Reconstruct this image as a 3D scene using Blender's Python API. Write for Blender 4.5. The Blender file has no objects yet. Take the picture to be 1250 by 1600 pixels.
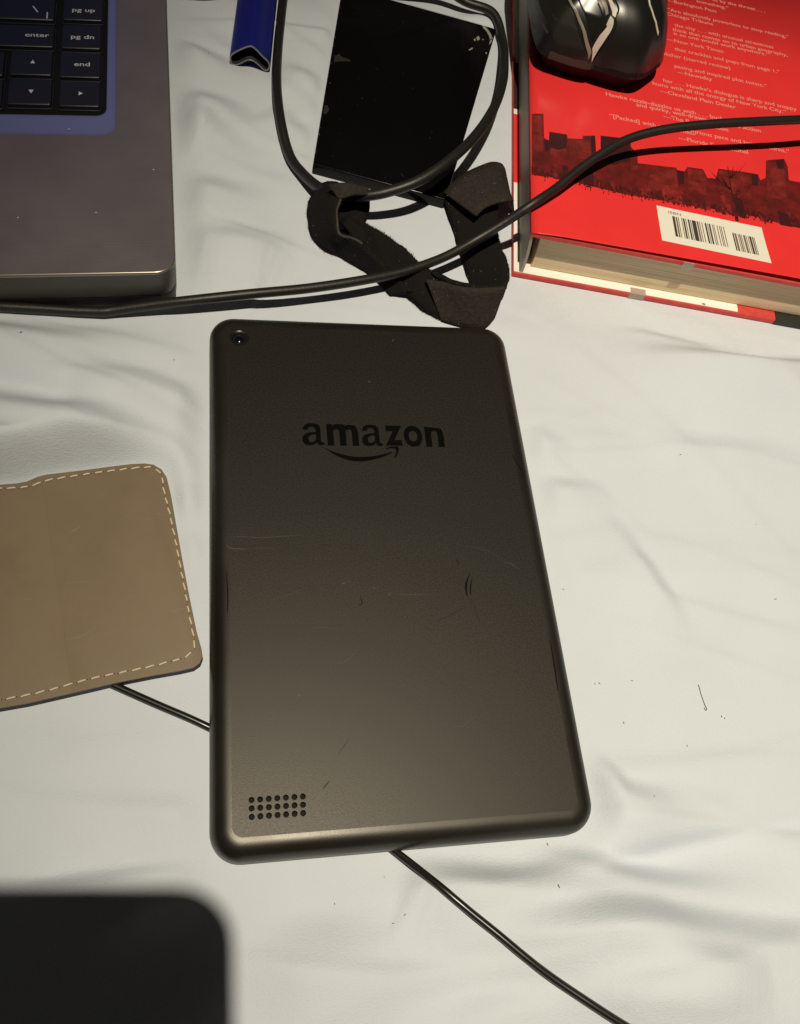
import bpy, bmesh, math, random
import numpy as np
from mathutils import noise as mnoise
from mathutils import Matrix, Vector
from mathutils.geometry import delaunay_2d_cdt

# ------------------------------------------------------------------ camera, world, lamp, exposure
K = 0.001                                    # all numbers below are millimetres
SC = bpy.context.scene
COL = SC.collection
random.seed(7)

cam_d = bpy.data.cameras.new('camera')
cam_d.sensor_fit = 'HORIZONTAL'
cam_d.sensor_width = 36.0
cam_d.lens = 36.0 * 1340.0 / 1250.0
cam_d.clip_start = 0.005
cam_d.clip_end = 20.0
cam = bpy.data.objects.new('camera', cam_d)
COL.objects.link(cam)
CAM_POS = Vector((-54.06, -118.53, 267.07))
CAM_R = Matrix(((0.97865, -0.098467, 0.18041), (-0.005995, -0.891072, -0.453822), (0.205445, 0.443052, -0.872638)))
right, down, fwd = CAM_R[0], CAM_R[1], CAM_R[2]
cam.matrix_world = Matrix(((right[0], -down[0], -fwd[0], CAM_POS[0] * K),
                           (right[1], -down[1], -fwd[1], CAM_POS[1] * K),
                           (right[2], -down[2], -fwd[2], CAM_POS[2] * K),
                           (0, 0, 0, 1)))
SC.camera = cam

world = bpy.data.worlds.new('World')
SC.world = world
world.use_nodes = True
world.node_tree.nodes['Background'].inputs['Color'].default_value = (1.0, 0.87, 0.70, 1)
world.node_tree.nodes['Background'].inputs['Strength'].default_value = 0.016

lamp_d = bpy.data.lights.new('room_lamp', 'SPOT')
lamp_d.energy = 46.0
lamp_d.spot_size = math.radians(67)
lamp_d.spot_blend = 1.0
lamp_d.color = (1.0, 0.885, 0.685)
lamp_d.shadow_soft_size = 0.0085
lamp = bpy.data.objects.new('room_lamp', lamp_d)
COL.objects.link(lamp)
lamp.location = (-36.0 * K, -146.0 * K, 1000.0 * K)
lamp.rotation_euler = (Vector((275.0, -25.0, 0.0)) - Vector((-36.0, -146.0, 1000.0))).to_track_quat('-Z', 'Y').to_euler()

SC.view_settings.view_transform = 'Standard'
SC.view_settings.look = 'None'
SC.view_settings.exposure = 0.0
SC.view_settings.gamma = 1.0
SC.render.engine = 'CYCLES'
SC.cycles.max_bounces = 6

# ------------------------------------------------------------------ helpers
def mat(name, color, rough=0.5, metal=0.0, spec=0.5, var=0.0, vscale=60.0, color2=None, bump=0.0, bscale=800.0,
        stretch=(1, 1, 1), rvar=0.0, emit=None, estr=0.0, coat=0.0, sheen=0.0, detail=4.0, aniso=0.0, alpha=1.0, trans=0.0):
    m = bpy.data.materials.new(name)
    m.use_nodes = True
    nt = m.node_tree
    b = nt.nodes['Principled BSDF']
    b.inputs['Base Color'].default_value = (*color, 1)
    b.inputs['Roughness'].default_value = rough
    b.inputs['Metallic'].default_value = metal
    b.inputs['Specular IOR Level'].default_value = spec
    b.inputs['Coat Weight'].default_value = coat
    b.inputs['Coat Roughness'].default_value = 0.15
    b.inputs['Sheen Weight'].default_value = sheen
    b.inputs['Anisotropic'].default_value = aniso
    b.inputs['Alpha'].default_value = alpha
    b.inputs['Transmission Weight'].default_value = trans
    if emit:
        b.inputs['Emission Color'].default_value = (*emit, 1)
        b.inputs['Emission Strength'].default_value = estr
    tc = nt.nodes.new('ShaderNodeTexCoord')
    mp = nt.nodes.new('ShaderNodeMapping')
    mp.inputs['Scale'].default_value = stretch
    nt.links.new(tc.outputs['Object'], mp.inputs['Vector'])
    if var or color2 or rvar:
        n = nt.nodes.new('ShaderNodeTexNoise')
        n.inputs['Scale'].default_value = vscale
        n.inputs['Detail'].default_value = detail
        n.inputs['Roughness'].default_value = 0.6
        nt.links.new(mp.outputs['Vector'], n.inputs['Vector'])
        if var or color2:
            r = nt.nodes.new('ShaderNodeValToRGB')
            r.color_ramp.elements[0].position = 0.3
            r.color_ramp.elements[1].position = 0.7
            c2 = color2 or tuple(min(1, c * (1 + var)) for c in color)
            c1 = color if color2 else tuple(c * (1 - var) for c in color)
            r.color_ramp.elements[0].color = (*c1, 1)
            r.color_ramp.elements[1].color = (*c2, 1)
            nt.links.new(n.outputs['Fac'], r.inputs['Fac'])
            nt.links.new(r.outputs['Color'], b.inputs['Base Color'])
        if rvar:
            mr = nt.nodes.new('ShaderNodeMapRange')
            mr.inputs['From Min'].default_value = 0.3
            mr.inputs['From Max'].default_value = 0.7
            mr.inputs['To Min'].default_value = max(0.02, rough - rvar)
            mr.inputs['To Max'].default_value = min(1, rough + rvar)
            nt.links.new(n.outputs['Fac'], mr.inputs['Value'])
            nt.links.new(mr.outputs['Result'], b.inputs['Roughness'])
    if bump:
        n2 = nt.nodes.new('ShaderNodeTexNoise')
        n2.inputs['Scale'].default_value = bscale
        n2.inputs['Detail'].default_value = 2.0
        nt.links.new(mp.outputs['Vector'], n2.inputs['Vector'])
        bp = nt.nodes.new('ShaderNodeBump')
        bp.inputs['Strength'].default_value = bump
        bp.inputs['Distance'].default_value = 0.5 / bscale if bscale > 5 else 0.0003
        nt.links.new(n2.outputs['Fac'], bp.inputs['Height'])
        nt.links.new(bp.outputs['Normal'], b.inputs['Normal'])
    return m

class MB:
    """collects faces, then links them as ONE mesh object"""
    def __init__(s):
        s.v, s.f = [], []
    def add(s, verts, faces):
        o = len(s.v)
        s.v += [tuple(p) for p in verts]
        s.f += [tuple(i + o for i in f) for f in faces]
        return s
    def loft(s, rings, cap0=True, cap1=True, closed=True):
        n = len(rings[0]); vs = [p for r in rings for p in r]; fs = []
        for k in range(len(rings) - 1):
            for i in range(n if closed else n - 1):
                j = (i + 1) % n
                fs.append((k * n + i, k * n + j, (k + 1) * n + j, (k + 1) * n + i))
        if cap0: fs.append(tuple(range(n - 1, -1, -1)))
        if cap1: fs.append(tuple((len(rings) - 1) * n + i for i in range(n)))
        return s.add(vs, fs)
    def box(s, x0, x1, y0, y1, z0, z1, b=0.0):
        def r(i, z): return [(x0 + i, y0 + i, z), (x1 - i, y0 + i, z), (x1 - i, y1 - i, z), (x0 + i, y1 - i, z)]
        return s.loft([r(b, z0), r(0, z0 + b), r(0, z1 - b), r(b, z1)] if b else [r(0, z0), r(0, z1)])
    def prism(s, poly, z0, z1):
        return s.loft([[(p[0], p[1], z0) for p in poly], [(p[0], p[1], z1) for p in poly]])
    def flat(s, poly, z):
        return s.add([(p[0], p[1], z) for p in poly], [tuple(range(len(poly)))])
    def tube(s, pts, rad, n=10, caps=True):
        P = [Vector(p) for p in pts]; rings = []
        up = Vector((0, 0, 1)); prev = None
        for i, p in enumerate(P):
            t = (P[min(i + 1, len(P) - 1)] - P[max(i - 1, 0)]).normalized()
            if prev is None:
                a = t.cross(up)
                if a.length < 1e-3: a = t.cross(Vector((1, 0, 0)))
                a.normalize()
            else:
                a = (prev - t * prev.dot(t)).normalized()
            prev = a; b = t.cross(a)
            r = rad[i] if isinstance(rad, (list, tuple)) else rad
            rings.append([tuple(p + a * (r * math.cos(2 * math.pi * k / n)) + b * (r * math.sin(2 * math.pi * k / n))) for k in range(n)])
        return s.loft(rings, caps, caps)
    def grid(s, rows):
        n = len(rows[0]); fs = []
        for k in range(len(rows) - 1):
            for i in range(n - 1):
                fs.append((k * n + i, k * n + i + 1, (k + 1) * n + i + 1, (k + 1) * n + i))
        return s.add([p for r in rows for p in r], fs)
    def mesh(s, name, m, smooth=True):
        me = bpy.data.meshes.new(name)
        me.from_pydata([(x * K, y * K, z * K) for x, y, z in s.v], [], s.f)
        bm = bmesh.new(); bm.from_mesh(me)
        bmesh.ops.recalc_face_normals(bm, faces=bm.faces)
        bm.to_mesh(me); bm.free()
        if m: me.materials.append(m)
        if smooth:
            me.polygons.foreach_set('use_smooth', [True] * len(me.polygons))
            try: me.set_sharp_from_angle(angle=math.radians(38))
            except Exception: pass
        return me
    def build(s, name, m, parent=None, smooth=True):
        return link(name, s.mesh(name, m, smooth), parent)

def link(name, me, parent=None, loc=None, rotz=0.0):
    o = bpy.data.objects.new(name, me)
    COL.objects.link(o)
    if parent: o.parent = parent
    if loc: o.location = (loc[0] * K, loc[1] * K, loc[2] * K)
    if rotz: o.rotation_euler = (0, 0, rotz)
    return o

def tag(o, label, cat, group=None):
    o['label'] = label; o['category'] = cat
    if group: o['group'] = group
    return o

def thing(name, label, cat, loc=(0, 0, 0), rot=(0, 0, 0), group=None):
    o = bpy.data.objects.new(name, None)
    o.empty_display_size = 0.01
    COL.objects.link(o)
    o.location = (loc[0] * K, loc[1] * K, loc[2] * K)
    o.rotation_euler = rot
    return tag(o, label, cat, group)

def text(name, body, loc, size, m, parent, rotz=0.0, align='LEFT', sx=1.0, bold=0.0, shear=0.0):
    c = bpy.data.curves.new(name, 'FONT')
    c.body = body; c.size = size; c.align_x = align; c.offset = bold; c.shear = shear
    c.resolution_u = 3
    t = bpy.data.objects.new(name, c); COL.objects.link(t)
    me = bpy.data.meshes.new_from_object(t.evaluated_get(bpy.context.evaluated_depsgraph_get()))
    bpy.data.objects.remove(t); bpy.data.curves.remove(c)
    me.transform(Matrix.Diagonal((sx * K, K, K, 1))); me.name = name
    me.materials.clear(); me.materials.append(m)
    return link(name, me, parent, loc, rotz)

def catmull(P, n=8, closed=False):
    P = [tuple(p) for p in P]; out = []; N = len(P)
    g = (lambda i: P[i % N]) if closed else (lambda i: P[max(0, min(N - 1, i))])
    for i in range(N if closed else N - 1):
        a, b, c, d = g(i - 1), g(i), g(i + 1), g(i + 2)
        for k in range(n):
            t = k / n
            out.append(tuple(0.5 * (2 * q + (r - p) * t + (2 * p - 5 * q + 4 * r - s) * t * t + (3 * q - p - 3 * r + s) * t ** 3)
                             for p, q, r, s in zip(a, b, c, d)))
    if not closed: out.append(P[-1])
    return out

def rrect(x0, x1, y0, y1, r, n=8):
    out = []
    for cx, cy, a in ((x1 - r, y0 + r, -90), (x1 - r, y1 - r, 0), (x0 + r, y1 - r, 90), (x0 + r, y0 + r, 180)):
        for k in range(n + 1):
            t = math.radians(a + 90 * k / n)
            out.append((cx + r * math.cos(t), cy + r * math.sin(t)))
    return out

def roundpoly(P, rs, n=6):
    """polygon with rounded corners (counter-clockwise)"""
    out = []; N = len(P)
    for i in range(N):
        p = Vector(P[i][:2]); a = (Vector(P[i - 1][:2]) - p).normalized(); b = (Vector(P[(i + 1) % N][:2]) - p).normalized()
        r = rs[i] if isinstance(rs, (list, tuple)) else rs
        if r <= 0: out.append((p.x, p.y)); continue
        h = a.angle(b) / 2; d = r / math.tan(h); c = p + (a + b).normalized() * (r / math.sin(h))
        s, e = p + a * d - c, p + b * d - c
        a0 = math.atan2(s.y, s.x); a1 = math.atan2(e.y, e.x); da = (a1 - a0 + math.pi) % (2 * math.pi) - math.pi
        for k in range(n + 1):
            t = a0 + da * k / n
            out.append((c.x + r * math.cos(t), c.y + r * math.sin(t)))
    return out

def inset(poly, d):
    out = []; N = len(poly); ar = sum(poly[i][0] * poly[(i + 1) % N][1] - poly[(i + 1) % N][0] * poly[i][1] for i in range(N))
    sg = 1 if ar > 0 else -1
    for i in range(N):
        p, q, r = Vector(poly[i - 1][:2]), Vector(poly[i][:2]), Vector(poly[(i + 1) % N][:2])
        e1 = (q - p).normalized() if (q - p).length > 1e-9 else (r - q).normalized()
        e2 = (r - q).normalized() if (r - q).length > 1e-9 else e1
        n1 = Vector((-e1.y, e1.x)); n2 = Vector((-e2.y, e2.x)); m = n1 + n2
        m = m.normalized() if m.length > 1e-9 else n1
        k = max(0.35, m.dot(n1))
        q = q + m * (sg * d / k)
        out.append((q.x, q.y))
    return out

def shell(poly, prof):
    """rings of an outline: prof = [(inset, z), ...]"""
    return [[(x, y, z) for x, y in inset(poly, i)] for i, z in prof]

def strip(pts, w):
    """flat polygon strip along pts with width w (or list of widths): returns left and right point lists"""
    L, R = [], []
    for i, p in enumerate(pts):
        a = Vector(pts[max(0, i - 1)][:2]); b = Vector(pts[min(len(pts) - 1, i + 1)][:2])
        t = (b - a).normalized(); n = Vector((-t.y, t.x)); ww = (w[i] if isinstance(w, (list, tuple)) else w) / 2
        L.append((p[0] + n.x * ww, p[1] + n.y * ww)); R.append((p[0] - n.x * ww, p[1] - n.y * ww))
    return L, R

# ------------------------------------------------------------------ bed sheet
FOLDS = [   # (line, dark width mm, height mm, run-out mm)
    ([(-2.13, -119.4, 0), (13.05, -118.57, 0), (28.7, -117.54, 0), (44.69, -117.17, 0), (56.93, -117.09, 0), (71.01, -119.09, 0), (87.91, -123.32, 0), (119.95, -129.21, 0), (152.44, -133.79, 0), (198.18, -138.98, 0)], 6.0, 3.6, 26),
    ([(33.66, -87.37, 0), (42.8, -94.63, 0), (50.15, -99.84, 0), (63.78, -105.01, 0), (77.83, -108.77, 0), (98.66, -112.41, 0), (126.82, -115.99, 0)], 4.5, 2.2, 16),
    ([(-18.28, -88.92, 0), (0.52, -94.35, 0), (9.74, -99.21, 0), (23.02, -103.34, 0), (40.66, -106.28, 0), (58.59, -109.45, 0), (79.12, -112.16, 0)], 6.0, 2.8, 15),
    ([(55.23, -63.01, 0), (61.35, -71.21, 0), (66.76, -77.03, 0), (72.07, -82.98, 0), (81.6, -85.04, 0), (94.77, -86.58, 0), (122.27, -87.93, 0)], 5.0, 1.7, 14),
    ([(85.92, 21.97, 0), (92.64, 5.84, 0), (98.48, -7.19, 0), (106.63, -24.81, 0), (111.44, -39.3, 0)], 5.0, 1.1, 22),
    ([(99.43, 97.97, 0), (116.97, 92.02, 0), (136.81, 88.78, 0), (163.32, 86.39, 0), (194.73, 87.16, 0), (245.06, 90.71, 0), (336.35, 97.02, 0)], 7.0, 3.2, 22),
    ([(-202.22, 95.73, 0), (-169.8, 94.56, 0), (-144.45, 92.36, 0), (-131.44, 90.66, 0), (-109.5, 89.04, 0), (-87.14, 90.62, 0), (-54.54, 91.17, 0)], 8.0, 3.0, 17),
    ([(-188.88, 66.52, 0), (-159.21, 63.97, 0), (-140.68, 60.5, 0), (-128.17, 58.16, 0), (-111.21, 54.03, 0), (-94.06, 49.85, 0), (-76.61, 41.97, 0), (-56.97, 32.04, 0), (-37.45, 19.87, 0)], 10.0, 4.8, 24),
    ([(-126.07, 79.47, 0), (-104.13, 74.63, 0), (-93.01, 71.63, 0), (-79.6, 68.95, 0), (-54.67, 59.81, 0), (-29.66, 48.69, 0)], 8.0, 2.2, 22),
    ([(-184.71, 43.99, 0), (-156.14, 42.63, 0), (-138.36, 40.83, 0), (-126.26, 39.2, 0), (-111.92, 36.82, 0), (-97.35, 33.65, 0)], 7.0, 2.6, 14),
    ([(-86.17, 281.37, 0), (-72.76, 264.96, 0), (-56.77, 252.95, 0), (-30.9, 235.47, 0)], 7.0, 1.5, 16),
    ([(-83.53, 240.88, 0), (-67.96, 225.98, 0), (-48.41, 219.37, 0), (-29.04, 204.03, 0)], 9.0, 2.0, 20),
    ([(-81.5, 217.87, 0), (-67.78, 211.46, 0), (-51.35, 201.36, 0), (-32.44, 184.93, 0)], 7.0, 1.2, 18),
    ([(-76.53, 179.07, 0), (-62.1, 173.07, 0), (-46.29, 169.04, 0), (-24.89, 166.62, 0)], 8.0, 1.5, 22),
    ([(-74.58, 148.44, 0), (-56.87, 142.94, 0), (-33.76, 141.28, 0), (-18.29, 135.48, 0)], 9.0, 2.0, 24),
    ([(-27.28, 256.17, 0), (-12.62, 247.91, 0), (-1.31, 235.21, 0)], 6.0, 1.0, 14),
    ([(-29.78, 224.81, 0), (-20.13, 213.38, 0), (-9.19, 202.3, 0)], 6.0, 1.0, 14),
    ([(-119.03, -95.96, 0), (-104.56, -96.13, 0), (-88.09, -95.47, 0), (-71.09, -94.46, 0), (-54.42, -93.5, 0)], 3.0, 1.3, 14),
    ([(-51.97, -115.48, 0), (-36.28, -115.43, 0), (-16.54, -115.72, 0), (9.62, -115.57, 0)], 8.0, 1.5, 20),
    ([(-11.2, -137.62, 0), (6.87, -137.16, 0), (25.66, -136.06, 0), (44.76, -136.82, 0)], 5.0, 1.1, 18),
    ([(55.21, -125.01, 0), (72.93, -128.11, 0), (90.79, -131.93, 0), (103.11, -133.68, 0)], 4.5, 1.4, 14),
    ([(35.83, -132.65, 0), (55.38, -133.37, 0), (80.43, -138.95, 0), (115.77, -141.3, 0)], 7.0, 1.5, 18),
    ([(60.51, 52.34, 0), (69.14, 49.26, 0), (81.72, 45.93, 0)], 5.0, .6, 12),
    ([(59.19, 29.67, 0), (72.99, 28.31, 0), (93.43, 26.37, 0)], 5.0, 1.0, 12),
    ([(-72.65, 10.42, 0), (-65.36, 7.95, 0), (-54.91, 4.02, 0)], 4.5, 2.6, 12),
    ([(-77.26, 27.46, 0), (-65.56, 25.45, 0), (-55.91, 20.95, 0)], 5.0, 1.6, 12),
    ([(106.4, 103.37, 0), (122.4, 102.4, 0), (150.59, 95.07, 0), (174.51, 92.59, 0)], 4.0, 1.0, 14),
    ([(109.92, 50.73, 0), (131.63, 48.02, 0), (159.88, 46.24, 0), (180.89, 47.1, 0)], 6.0, 0.9, 18),
    ([(63.64, 308.25, 0), (80.67, 306.01, 0), (99.7, 314.72, 0)], 6.0, 1.0, 14),
]
CORD_UNDER = [(-96.96, -35.96, 0), (-85.53, -41.87, 0), (-72.22, -48.66, 0), (-58, -55.87, 0), (-38.2, -67.61, 0), (-17.92, -83.89, 0), (-3.56, -96.33, 0), (10.31, -110.22, 0), (20.58, -119.63, 0), (30.7, -128.88, 0), (40.86, -136.88, 0), (52.7, -145.47, 0), (67.97, -155.44, 0)]
SLAB = [(-13.88, 183.04, 5.5), (43.5, 167.25, 5.5), (85.84, 290.96, 5.5), (7.8, 311.23, 5.5)]
CASE = [(-135.48, 24.79, 4), (-129.85, 25.73, 4), (-124.09, 25.97, 4), (-119.27, 26.45, 4), (-116, 27.18, 4), (-112.99, 28.87, 4), (-109.69, 29.85, 4), (-102.75, 30.85, 4), (-94.71, 32.12, 4), (-88.6, 33.15, 4), (-83.44, 33.93, 4), (-79.07, 34.21, 4), (-76.11, 33.72, 4), (-73.54, 31.98, 4), (-71.79, 28.98, 4), (-70.41, 22.81, 4), (-68.78, 13.16, 4), (-66.31, -1.29, 4), (-63.95, -14.29, 4), (-61.69, -25.74, 4), (-60.1, -31.87, 4), (-59.7, -34.77, 4), (-60.46, -36.78, 4), (-62.37, -38.12, 4), (-66.55, -38.94, 4), (-74.06, -40, 4), (-81.46, -41.23, 4), (-86.92, -42.15, 4), (-91.42, -43.1, 4), (-97.64, -44.34, 4), (-102.9, -45.41, 4), (-109.82, -46.76, 4), (-116.67, -47.71, 4), (-126.74, -49.2, 4)]

def seg_dist(X, Y, line):
    best = np.full(X.shape, 1e9); sd = np.zeros(X.shape); tt = np.zeros(X.shape)
    n = len(line) - 1
    for i in range(n):
        ax, ay = line[i][:2]; bx, by = line[i + 1][:2]
        dx, dy = bx - ax, by - ay; l2 = dx * dx + dy * dy
        t = np.clip(((X - ax) * dx + (Y - ay) * dy) / l2, 0, 1)
        d2 = (X - ax - t * dx) ** 2 + (Y - ay - t * dy) ** 2
        cr = (dx * (Y - ay) - dy * (X - ax)) / math.sqrt(l2)
        m = d2 < best
        best = np.where(m, d2, best); sd = np.where(m, -np.sign(cr) * np.sqrt(d2), sd); tt = np.where(m, (i + t) / n, tt)
    return sd, tt

def sstep(a, b, x):
    t = np.clip((x - a) / (b - a), 0, 1)
    return t * t * (3 - 2 * t)

_rng = np.random.RandomState(23)
GAB = []          # long soft creases: centre, angle, half length, width, height, bend
for _ in range(150):
    gx, gy = _rng.uniform(-200, 330), _rng.uniform(-210, 400)
    if gx < -20 and gy > -40: a = _rng.normal(-24, 10)
    elif gx > 55 and gy > -60: a = _rng.normal(-52, 9) if _rng.rand() < .35 else _rng.normal(-9, 9)
    else: a = _rng.normal(4, 11)
    k = 0.6 if gx > 55 and gy > -60 else 1.0
    GAB.append((gx, gy, math.radians(a), _rng.uniform(28, 85), _rng.uniform(3.2, 8.5), k * _rng.uniform(0.25, 1.25) * (1 if _rng.rand() < .7 else -1), _rng.normal(0, .0016)))
for _ in range(75):      # finer creases
    gx, gy = _rng.uniform(-170, 320), _rng.uniform(-200, 390)
    a = _rng.normal(-24, 12) if gx < -20 and gy > -40 else (_rng.normal(-12, 16) if gx > 55 else _rng.normal(2, 12))
    GAB.append((gx, gy, math.radians(a), _rng.uniform(18, 60), _rng.uniform(1.5, 3.0), _rng.uniform(0.10, 0.34), _rng.normal(0, .002)))

def poly_dist(X, Y, poly):
    """signed distance to a polygon, negative inside"""
    best = np.full(X.shape, 1e9); ins = np.zeros(X.shape, bool)
    for i in range(len(poly)):
        ax, ay = poly[i][:2]; bx, by = poly[(i + 1) % len(poly)][:2]
        dx, dy = bx - ax, by - ay
        t = np.clip(((X - ax) * dx + (Y - ay) * dy) / (dx * dx + dy * dy + 1e-12), 0, 1)
        best = np.minimum(best, np.hypot(X - ax - t * dx, Y - ay - t * dy))
        c = ((ay > Y) != (by > Y)) & (X < (bx - ax) * (Y - ay) / ((by - ay) if abs(by - ay) > 1e-9 else 1e-9) + ax)
        ins ^= c
    return np.where(ins, -best, best)

TAB = rrect(-57.5, 57.5, -95.5, 95.5, 9, 4)
BOOKROT = math.radians(-9.4)
def book_w(x, y): return (69.6 + x * math.cos(BOOKROT) - y * math.sin(BOOKROT), 130.0 + x * math.sin(BOOKROT) + y * math.cos(BOOKROT))
FOOT = [(TAB, 12, 0.0), ([book_w(-1, -1), book_w(160, -1), book_w(160, 240), book_w(-1, 240)], 8, -0.2),
        ([(-330, 104), (-72, 116), (-80, 350), (-340, 340)], 16, -5.0), (SLAB, 6, -0.1), ([p[:2] for p in CASE], 12, 0.0)]
STRAP_ZONE = [(-19.21, 171.68, 0), (6.95, 185.97, 0), (47.06, 178.13, 0), (79.81, 193.63, 0), (67.76, 120.28, 0), (53.52, 100.86, 0), (34.82, 103.25, 0), (-2.77, 129.66, 0), (-17.76, 146.07, 0)]

def sheet_h(X, Y):
    X = np.asarray(X, float); Y = np.asarray(Y, float)
    H = np.zeros(X.shape)
    for gx, gy, a, ln, wd, amp, bend in GAB:
        u = (X - gx) * math.cos(a) + (Y - gy) * math.sin(a); v = -(X - gx) * math.sin(a) + (Y - gy) * math.cos(a) - bend * u * u
        w2 = np.where(v > 0, wd * .75, wd * 1.9)
        H += 1.6 * amp * np.exp(-(u / ln) ** 2 - (v / w2) ** 2)
    for line, w, h, run in FOLDS:
        sd, t = seg_dist(X, Y, catmull([p[:2] for p in line], 4)); w = w * 1.8; run = run * 1.3
        taper = sstep(0, .5, t) * (1 - sstep(.5, 1, t))
        prof = sstep(-w / 2, w / 2, sd) * np.exp(-(np.maximum(0, sd - w / 2) / (run * .75)) ** 2)
        H += h * 3.7 * taper * prof
    far = sstep(0, 60, np.maximum(np.maximum(-190 - X, X - 330), np.maximum(-200 - Y, Y - 400)))
    H = H * (1 - far)
    sz = poly_dist(X, Y, [p[:2] for p in STRAP_ZONE])
    H = H * (0.3 + 0.7 * sstep(0, 12, sz))
    for poly, soft, z in FOOT:
        d = poly_dist(X, Y, poly)
        k = sstep(0, soft, d)
        H = H * k + z * (1 - sstep(-8, 0, d)) + 0.0
    sd, t = seg_dist(X, Y, catmull([p[:2] for p in CORD_UNDER], 4))
    under = 1 - sstep(-5, -1, poly_dist(X, Y, TAB))
    H -= under * 3.6 * np.exp(-(sd / 3.2) ** 2)
    return H

def hz(x, y): return float(sheet_h(np.array([x]), np.array([y]))[0])

M_SHEET = mat('sheet_cotton', (0.665, 0.72, 0.80), 0.92, spec=0.12, var=0.02, vscale=30, sheen=0.0)
def sheet_nodes(m):
    nt = m.node_tree; b = nt.nodes['Principled BSDF']
    tc = nt.nodes.new('ShaderNodeTexCoord'); mp = nt.nodes.new('ShaderNodeMapping')
    mp.inputs['Rotation'].default_value = (0, 0, math.radians(-6))
    nt.links.new(tc.outputs['Object'], mp.inputs['Vector'])
    out = None
    for sc, st, amt in ((900, (1, 3.2, 1), 0.42), (1300, (1, 1, 1), 0.3), (160, (0.55, 1.6, 1), 0.08)):
        mm = nt.nodes.new('ShaderNodeMapping'); mm.inputs['Scale'].default_value = st
        nt.links.new(mp.outputs['Vector'], mm.inputs['Vector'])
        n = nt.nodes.new('ShaderNodeTexNoise'); n.inputs['Scale'].default_value = sc; n.inputs['Detail'].default_value = 3
        nt.links.new(mm.outputs['Vector'], n.inputs['Vector'])
        bp = nt.nodes.new('ShaderNodeBump'); bp.inputs['Strength'].default_value = amt
        bp.inputs['Distance'].default_value = 0.0003 if sc > 500 else 0.0009
        nt.links.new(n.outputs['Fac'], bp.inputs['Height'])
        if out: nt.links.new(out, bp.inputs['Normal'])
        out = bp.outputs['Normal']
    nt.links.new(out, b.inputs['Normal'])
sheet_nodes(M_SHEET)

def make_sheet():
    xs = np.concatenate([np.linspace(-900, -195, 26), np.arange(-190, 330, 1.15), np.linspace(335, 1000, 26)])
    ys = np.concatenate([np.linspace(-900, -205, 26), np.arange(-200, 400, 1.15), np.linspace(405, 1000, 26)])
    X, Y = np.meshgrid(xs, ys)
    Z = sheet_h(X, Y)
    nx, ny = len(xs), len(ys)
    co = np.stack([X, Y, Z], -1).reshape(-1, 3) * K
    idx = np.arange(nx * ny).reshape(ny, nx)
    q = np.stack([idx[:-1, :-1], idx[:-1, 1:], idx[1:, 1:], idx[1:, :-1]], -1).reshape(-1)
    me = bpy.data.meshes.new('bed_sheet')
    me.vertices.add(nx * ny); me.vertices.foreach_set('co', co.reshape(-1))
    nf = (nx - 1) * (ny - 1)
    me.loops.add(nf * 4); me.loops.foreach_set('vertex_index', q.astype(np.int32))
    me.polygons.add(nf); me.polygons.foreach_set('loop_start', np.arange(0, nf * 4, 4, dtype=np.int32))
    me.polygons.foreach_set('use_smooth', np.ones(nf, bool))
    me.update(); me.validate()
    me.materials.append(M_SHEET)
    o = link('bed_sheet', me)
    o['kind'] = 'structure'; o['label'] = 'wrinkled pale cotton bed sheet under all the things'
    return o

# ------------------------------------------------------------------ tablet
M_TAB = mat('tablet_plastic', (0.0100, 0.0092, 0.0078), 0.445, spec=0.57, var=0.5, vscale=1700, rvar=0.05, bump=0.22, bscale=3600)
M_TABRIM = mat('tablet_rim_worn', (0.0105, 0.0093, 0.0075), 0.395, spec=0.72, var=0.12, vscale=26, rvar=0.05, bump=0.10, bscale=2600)
M_LIP = mat('logo_lip', (0.03, 0.028, 0.025), 0.25, spec=0.7)
M_GLOSSBLACK = mat('gloss_black', (0.004, 0.004, 0.004), 0.2, spec=0.25)
M_HOLE = mat('hole_black', (0.004, 0.004, 0.004), 0.7, spec=0.2)
M_LENS = mat('lens_glass', (0.004, 0.004, 0.006), 0.04, spec=0.8, coat=0.6)
M_SCR_L = mat('scuff_light', (0.068, 0.062, 0.053), 0.42)
M_SCR_D = mat('scuff_dark', (0.005, 0.005, 0.0045), 0.8, spec=.12)

for m_ in (M_TAB, M_TABRIM): m_.node_tree.nodes['Principled BSDF'].inputs['Specular Tint'].default_value = (1, .95, .86, 1)
tab = thing('tablet', 'matt black tablet lying face down with an engraved logo and small round speaker holes', 'tablet')

def outline_loops(body, size, bold):
    c = bpy.data.curves.new('tmp', 'FONT'); c.body = body; c.size = size; c.offset = bold; c.resolution_u = 6
    o = bpy.data.objects.new('tmp', c); COL.objects.link(o)
    dg = bpy.context.evaluated_depsgraph_get()
    me = bpy.data.meshes.new_from_object(o.evaluated_get(dg))
    bm = bmesh.new(); bm.from_mesh(me)
    bmesh.ops.remove_doubles(bm, verts=bm.verts, dist=1e-5)
    nxt = {}
    for e in bm.edges:
        if len(e.link_faces) == 1:
            l = e.link_loops[0] if e.link_loops else None
            nxt.setdefault(l.vert.index, []).append(l.link_loop_next.vert.index)
    co = {v.index: (v.co.x, v.co.y) for v in bm.verts}
    loops = []
    while nxt:
        s = next(iter(nxt)); loop = []; cur = s
        while cur in nxt:
            loop.append(co[cur]); L = nxt[cur]; n = L.pop()
            if not L: del nxt[cur]
            cur = n
            if cur == s: break
        if len(loop) > 3: loops.append(loop)
    bm.free(); bpy.data.meshes.remove(me); bpy.data.objects.remove(o); bpy.data.curves.remove(c)
    return loops

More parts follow.
